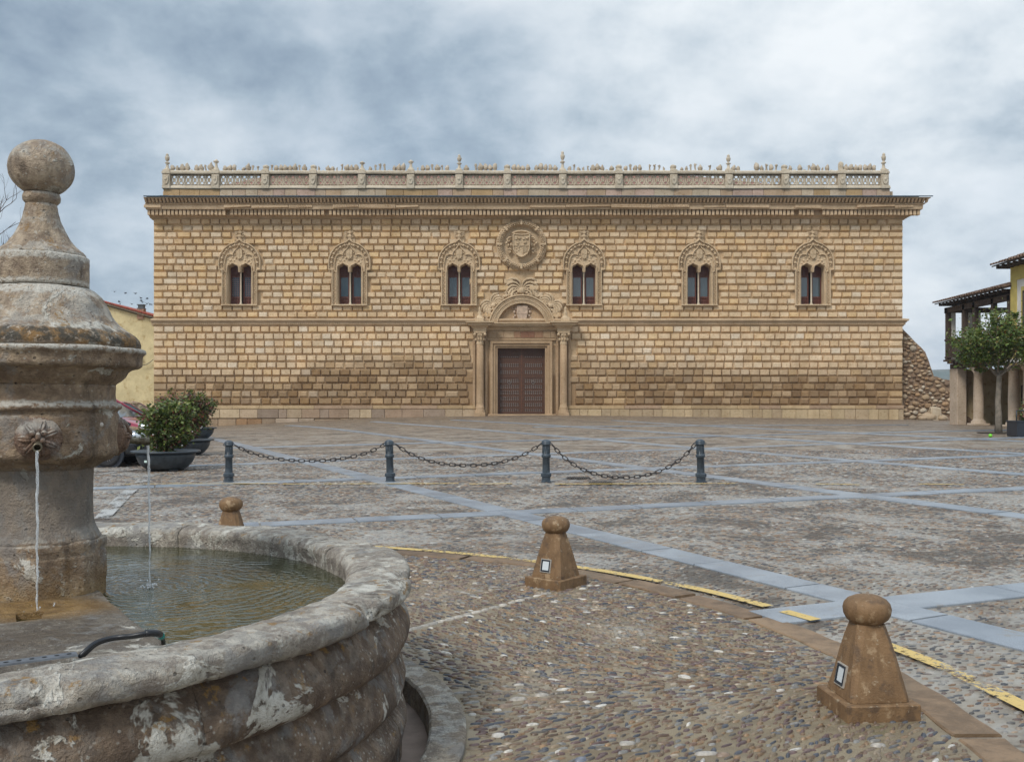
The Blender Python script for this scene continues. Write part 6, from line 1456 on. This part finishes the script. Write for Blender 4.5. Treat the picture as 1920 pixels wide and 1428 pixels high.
# ------------------------------------------------------------------ arcaded house on the right: its front runs along the square's edge, x = 24.2
GX0 = 24.2; M_PLA = facade_mat('ochre_plaster', attr=False, base=(.46, .36, .22), bscale=.5, bs=.25); M_OLDW = simple('old_timber', (.060, .038, .026), .75, .35, 6, .5, 30); M_COLS = facade_mat('column_stone', attr=False, base=(.50, .40, .31), bscale=1.2, bs=.4); M_WPL = simple('white_plaster', (.62, .59, .54), .85, .1, 2)
gh = empty('gallery_house', (GX0, 49.5, float(gz(GX0, 49.5)))); tag(gh, 'old house with timber gallery above a stone column arcade behind the street tree', 'house'); g0 = gh.location
def G_(mb, nm, mat, par=gh): return mb.obj(nm, mat, par)
gzz = g0.z; Y0, Y1 = 45.6, 52.4                  # near and far ends
def L_(y): return y-g0.y
zf = 3.45-gzz                                    # underside of the floor beam above local ground
MB().box(3.0, 3.4, L_(Y0), L_(Y1), -.4, zf+.3).box(0.1, 3.2, L_(Y1)-.25, L_(Y1), -.4, zf).obj('back_wall', M_PLA, gh)
G_(MB().bbox(-.30, .22, L_(Y1)-.85, L_(Y1)+.05, -.4, zf, .03), 'corner_pier', M_COLS)
for yc in (49.8, 46.3):
    c = MB(); c.bbox(-.42, .42, L_(yc)-.42, L_(yc)+.42, -.3, .10, .03); c.lathe([(.36, .10), (.36, .2), (.27, .28), (.25, .34), (.255, 1.4), (.225, zf-.36), (.26, zf-.34), (.24, zf-.28), (.33, zf-.16)], 24, (0, L_(yc), 0)); c.bbox(-.34, .34, L_(yc)-.34, L_(yc)+.34, zf-.16, zf, .02); c.obj('column', M_COLS, gh)
fb = MB(); fb.box(-.25, .15, L_(Y0), L_(Y1)+.1, zf, zf+.26); fb.box(-.62, 3.2, L_(Y0), L_(Y1)+.1, zf+.40, zf+.50); G_(fb, 'floor_beams', M_OLDW)
def repeat(nm, mb, mat, par, ys, zz):
    me_ = None
    for y in ys:
        if me_ is None: o = mb.obj(nm, mat, par); me_ = o.data
        else: o = link(bpy.data.objects.new(nm, me_), par)
        o.location = (0, y, zz)
repeat('joist', MB().bbox(-.60, 3.0, 0, .14, .26, .40, .01), M_OLDW, gh, [L_(y) for y in np.arange(Y0+.1, Y1, .48)], zf)
rl = MB(); zr_ = zf+.5; rl.box(-.58, -.50, L_(Y0), L_(Y1), zr_+.08, zr_+.16); rl.box(-.60, -.48, L_(Y0), L_(Y1), zr_+1.0, zr_+1.10); rl.box(-.58, 2.6, L_(Y1)-.05, L_(Y1)+.03, zr_+1.0, zr_+1.1); rl.box(-.58, 2.6, L_(Y1)-.05, L_(Y1)+.03, zr_+.08, zr_+.16); G_(rl, 'hand_rail', M_OLDW)
y = Y0+.05; bme = None
while y < Y1:
    if bme is None: o = MB().bbox(-.025, .025, -.025, .025, 0, .84, .006).obj('baluster', M_OLDW, gh); bme = o.data
    else: o = link(bpy.data.objects.new('baluster', bme), gh)
    o.location = (-.54, L_(y), zr_+.16); y += .145
for k in range(14): o = link(bpy.data.objects.new('baluster', bme), gh); o.location = (-.45+.17*k, L_(Y1)-.01, zr_+.16)
ze = 7.1-gzz
for yc in (Y1-.12, Y1-2.1, 49.2, 47.3, Y0+.15): G_(MB().bbox(-.56, -.34, L_(yc)-.12, L_(yc)+.12, zr_, ze-.35, .01), 'gallery_post', M_OLDW)
G_(MB().box(-.56, -.36, L_(Y0), L_(Y1)+.1, ze-.62, ze-.32).box(-.5, 3.0, L_(Y1)-.2, L_(Y1), ze-.6, ze-.32), 'eave_beam', M_OLDW)
G_(MB().box(.30, 1.3, L_(Y1)-.18, L_(Y1)-.06, zr_, ze-.6).box(-.34, -.05, L_(Y1)-.16, L_(Y1)-.08, zr_, ze-.6), 'white_panel', M_WPL)
repeat('rafter', MB().bbox(-.86, .1, 0, .10, -.22, -.08, .008), M_OLDW, gh, [L_(y) for y in np.arange(Y0+.1, Y1+.2, .42)], ze)
def tiled_roof(par, x0, z0_, x1, z1_, ya, yb, nm='roof', pitch=.26):
    base = MB(); base.add([(x0, ya, z0_-.06), (x0, yb, z0_-.06), (x1, yb, z1_-.06), (x1, ya, z1_-.06), (x0, ya, z0_), (x0, yb, z0_), (x1, yb, z1_), (x1, ya, z1_)], [(0, 1, 2, 3), (4, 5, 6, 7), (0, 1, 5, 4), (1, 2, 6, 5), (0, 3, 7, 4)]); ro_ = base.obj(nm, M_OLDW, par)
    y = ya+.1; me_ = None; n_ = 0; ln = math.hypot(x1-x0, z1_-z0_); sl_ = math.atan2(z1_-z0_, x1-x0)
    while y < yb:
        if me_ is None:
            mb = MB(); prev = None; rnd = random.Random(1); L2 = ln+.08; nr = max(3, int(L2/.45)); 
            for r_ in range(nr):
                xa, xb = -.08+L2*r_/nr, -.08+L2*(r_+1)/nr+.04; vs = []
                for xx, rr2, up_ in ((xa, .115, .03), (xb, .095, .0)):
                    for q_ in range(6): a = PI*q_/5; vs.append((xx, rr2*math.cos(a), .02+up_+rr2*.8*math.sin(a)))
                mb.add(vs, [(q_, q_+1, 7+q_, 6+q_) for q_ in range(5)]+[[0, 1, 2, 3, 4, 5]], True)
            o = mb.obj('tile_row', M_TILE, ro_); me_ = o.data
        else: o = link(bpy.data.objects.new('tile_row', me_), ro_)
        o.location = (x0, y, z0_); o.rotation_euler = (0, -sl_, 0); y += pitch; n_ += 1
    return ro_
tiled_roof(gh, -.95, ze-.05, 4.5, ze+1.35, L_(Y0)-.2, L_(Y1)+.42)
G_(MB().box(2.2, 2.3, L_(Y0), L_(Y0)+2.4, zr_, ze+.6), 'gallery_inner_wall', M_PLA)
dr = MB(); dr.bbox(2.93, 3.02, L_(47.6), L_(48.8), -.2, 2.2, .02); dr.bbox(2.94, 3.02, L_(50.3), L_(51.2), 1.1, 2.1, .02); G_(dr, 'dark_doorway', M_OLDW)
sg = MB(); [sg.bbox(2.88, 2.93, L_(47.75), L_(48.65), 1.2+.5*k, 1.55+.5*k, .01) for k in range(2)]; G_(sg, 'notice_boards', simple('notice_grey', (.18, .2, .2), .5))
# tall yellow and white house in front of it
th = empty('corner_house', (23.65, 43.0, float(gz(24, 43)))); tag(th, 'tall white house with yellow corner bands cut off by the right edge', 'house'); t0 = th.location
def T_(y): return y-t0.y
zt0 = t0.z; ztp = 8.2-zt0; MB().box(0, 8, T_(30), T_(45.5), 2.9, ztp-.2).obj('wall', M_WPL, th); M_YB = simple('yellow_band', (.50, .40, .12), .85, .1, 3)
yb_ = MB(); yb_.box(-.03, .0, T_(44.95), T_(45.5), 2.9, ztp-.2); yb_.box(0, .5, T_(45.5), T_(45.53), 2.9, ztp-.2); yb_.box(-.032, 0, T_(30), T_(44.95), ztp-.85, ztp-.2)
for yc in (43.9, 41.3, 38.7): yb_.box(-.03, 0, T_(yc)-.65, T_(yc)+.65, 4.2, 6.5)
yb_.obj('yellow_bands', M_YB, th)
for yc in (43.9, 41.3, 38.7):
    w_ = MB(); w_.box(-.05, -.02, T_(yc)-.5, T_(yc)+.5, 4.3, 6.3); wo_ = w_.obj('window', M_OLDW, th); MB().box(-.058, -.052, T_(yc)-.4, T_(yc)+.4, 4.4, 6.2).obj('pane', M_GLASS, wo_)
bc = MB(); bc.bbox(-.9, .0, T_(37.2), T_(45.2), 2.95, 3.12, .02); bo_ = bc.obj('balcony', M_WPL, th); rl = MB(); [rl.tube([(-.86, T_(37.3)+.13*k, 3.12), (-.86, T_(37.3)+.13*k, 4.1)], .012, 4) for k in range(61)]; rl.box(-.88, -.84, T_(37.2), T_(45.2), 4.08, 4.13); rl.obj('balcony_railing', M_BLK, bo_)
for yc in (44.6, 41.2, 37.8): MB().lathe([(.36, -.3), (.36, .2), (.27, .28), (.25, .34), (.225, 2.6), (.33, 2.75), (.33, 2.93)], 24, (.35, T_(yc), 0)).obj('column', M_COLS, th)
MB().box(2.6, 3, T_(30), T_(45.5), -.3, 2.95).obj('arcade_wall', M_PLA, th)
repeat('rafter', MB().bbox(-.55, .1, 0, .12, -.22, -.06, .008), M_OLDW, th, [T_(y) for y in np.arange(30.2, 46, .5)], ztp)
tiled_roof(th, -.62, ztp-.04, 4.5, ztp+1.7, T_(30), T_(46.1))

# ------------------------------------------------------------------ street tree, black planter box, ball
x, y = gp(1872, 811); tz = float(gz(x, y)); tr_ = empty('street_tree', (x, y, tz)); tag(tr_, 'small round-crowned tree with pale trunk in front of the arcade', 'tree')
rnd = random.Random(12); tk = MB(); tk.tube([(0, 0, -.1), (.02, .01, .6), (-.02, 0, 1.2), (.03, .02, 1.9), (.02, 0, 2.35)], [.14, .115, .10, .095, .10], 12); tk.jitter(.015, 4.).obj('trunk', M_BARK, tr_)
tb = MB(); tips = []
for k in range(8): a = k*2*PI/8+.3; branch(tb, (.02, 0, 2.1+.05*(k % 3)), (math.cos(a), math.sin(a), .75), 1.15, .045, 2, rnd, tips, .2)
tb.obj('limbs', M_BARK, tr_)
P1, C1 = clumps(11500, 100, (1.62, 1.45, 1.10), .16, 7); P1[:, 2] = np.maximum(P1[:, 2], -1.0+.25*np.abs(P1[:, 0])*0)+3.38; P1[:, 0] += .14
P2, _ = clumps(3000, 40, (1.74, 1.5, 1.2), .10, 8); P2[:, 2] += 3.42; P2[:, 0] += .14
PT = [(.09, .14, .03), (.13, .19, .04), (.05, .08, .02), (.19, .21, .05), (.20, .15, .05), (.11, .12, .035), (.22, .10, .04)]
tag(leaves('crown', np.concatenate([P1, P2]), .062, PT, [.24, .24, .18, .14, .06, .12, .03], tr_, 9), kind='stuff')
MB().lathe([(.75, .02), (.0, .03)], 24).obj('tree_pit', M_SOIL, tr_)
x, y = gp(1925, 819); pb_ = empty('planter_box', (x, y, float(gz(x, y)))); tag(pb_, 'black rectangular box planter at the right edge beside the tree', 'planter box')
b = MB(); b.bbox(-.50, .6, -.35, .35, .02, .52, .02); b.obj('box', M_BLK, pb_); MB().bbox(-.52, .62, -.37, .37, .50, .56, .01).obj('box_rim', M_BLK, pb_)
sc_ = MB(); sc_.tube([(-.50, -.3, .5), (-.50, -.3, .92)], .02, 6); sc_.tube([(.55, -.3, .5), (.55, -.3, .92)], .02, 6); sc_.tube([(-.50, -.3, .9), (.55, -.3, .9)], .018, 6); sc_.obj('rail', M_BLK, pb_)
lg = MB(); [lg.box(-.10+.09*k, -.04+.09*k, -.358, -.352, .24, .30) for k in range(4)]; lg.obj('pale_marks', M_WPL, pb_)
bs = empty('bush', (x+.1, y, float(gz(x, y))+.5)); tag(bs, 'straggly shrub growing in the black box at the right edge', 'bush'); P1, _ = clumps(900, 16, (.45, .3, .32), .06, 4); P1[:, 2] += .35; tag(leaves('foliage', P1, .045, PG, [.2, .2, .2, .05, .1, .1, .1, .05], bs, 3), kind='stuff'); st = MB(); [st.tube([(rnd.uniform(-.2, .2), 0, -.03), (rnd.uniform(-.3, .3), rnd.uniform(-.1, .1), .6)], .008, 4) for _ in range(6)]; st.obj('stems', M_TWIG, bs)
x, y = gp(1857, 819.5); o = MB().sphere((0, 0, .06), .062, 16, 10).obj('ball', simple('lime_green', (.18, .62, .04), .5, .05, 5), None, (x, y, float(gz(x, y)))); tag(o, 'small lime green ball lying on the paving near the tree', 'ball')

# ------------------------------------------------------------------ hills
m, t = new_mat('hill_woods'); P = t.N('ShaderNodeNewGeometry').outputs['Position']; n = t.noise(P, .012, 8, .7)
finish(t, t.mix(t.smooth(n, .4, .6), (.045, .07, .035), (.14, .125, .075)), .95, t.noise(P, .05, 6, .7), 1., 8.); M_HILL = m
hv = []; nx_, ny_ = 90, 14
for i in range(nx_):
    for j in range(ny_):
        xx = -900+i*38.; f_ = j/(ny_-1); yy = 1250+f_*800; cr_ = 92+34*mn.noise(Vector((xx*.0016, 0, 2)))+7*mn.noise(Vector((xx*.012, yy*.004, 5)))
        hv.append((xx, yy, -28+cr_*math.sin(min(1, f_*1.6)*PI/2)*(1 if f_ < .7 else 1-.4*(f_-.7))))
hl_ = MB(); hl_.add(hv, [(i*ny_+j, (i+1)*ny_+j, (i+1)*ny_+j+1, i*ny_+j+1) for i in range(nx_-1) for j in range(ny_-1)], True); tag(hl_.obj('hills', M_HILL), kind='structure')

# the air between here and the hills
z_ = MB(); z_.box(-1150, 2700, -30, 2300, -60, 106); m = bpy.data.materials.new('haze'); m.use_nodes = True; t = NT(m.node_tree); t.n.clear()
pv_ = t.N('ShaderNodeVolumePrincipled', {'Color': (.80, .88, 1., 1), 'Density': .00028, 'Anisotropy': 0.}); t.N('ShaderNodeOutputMaterial', {'Volume': pv_.outputs[0]})
hz_o = z_.obj('haze', m); tag(hz_o, kind='stuff')
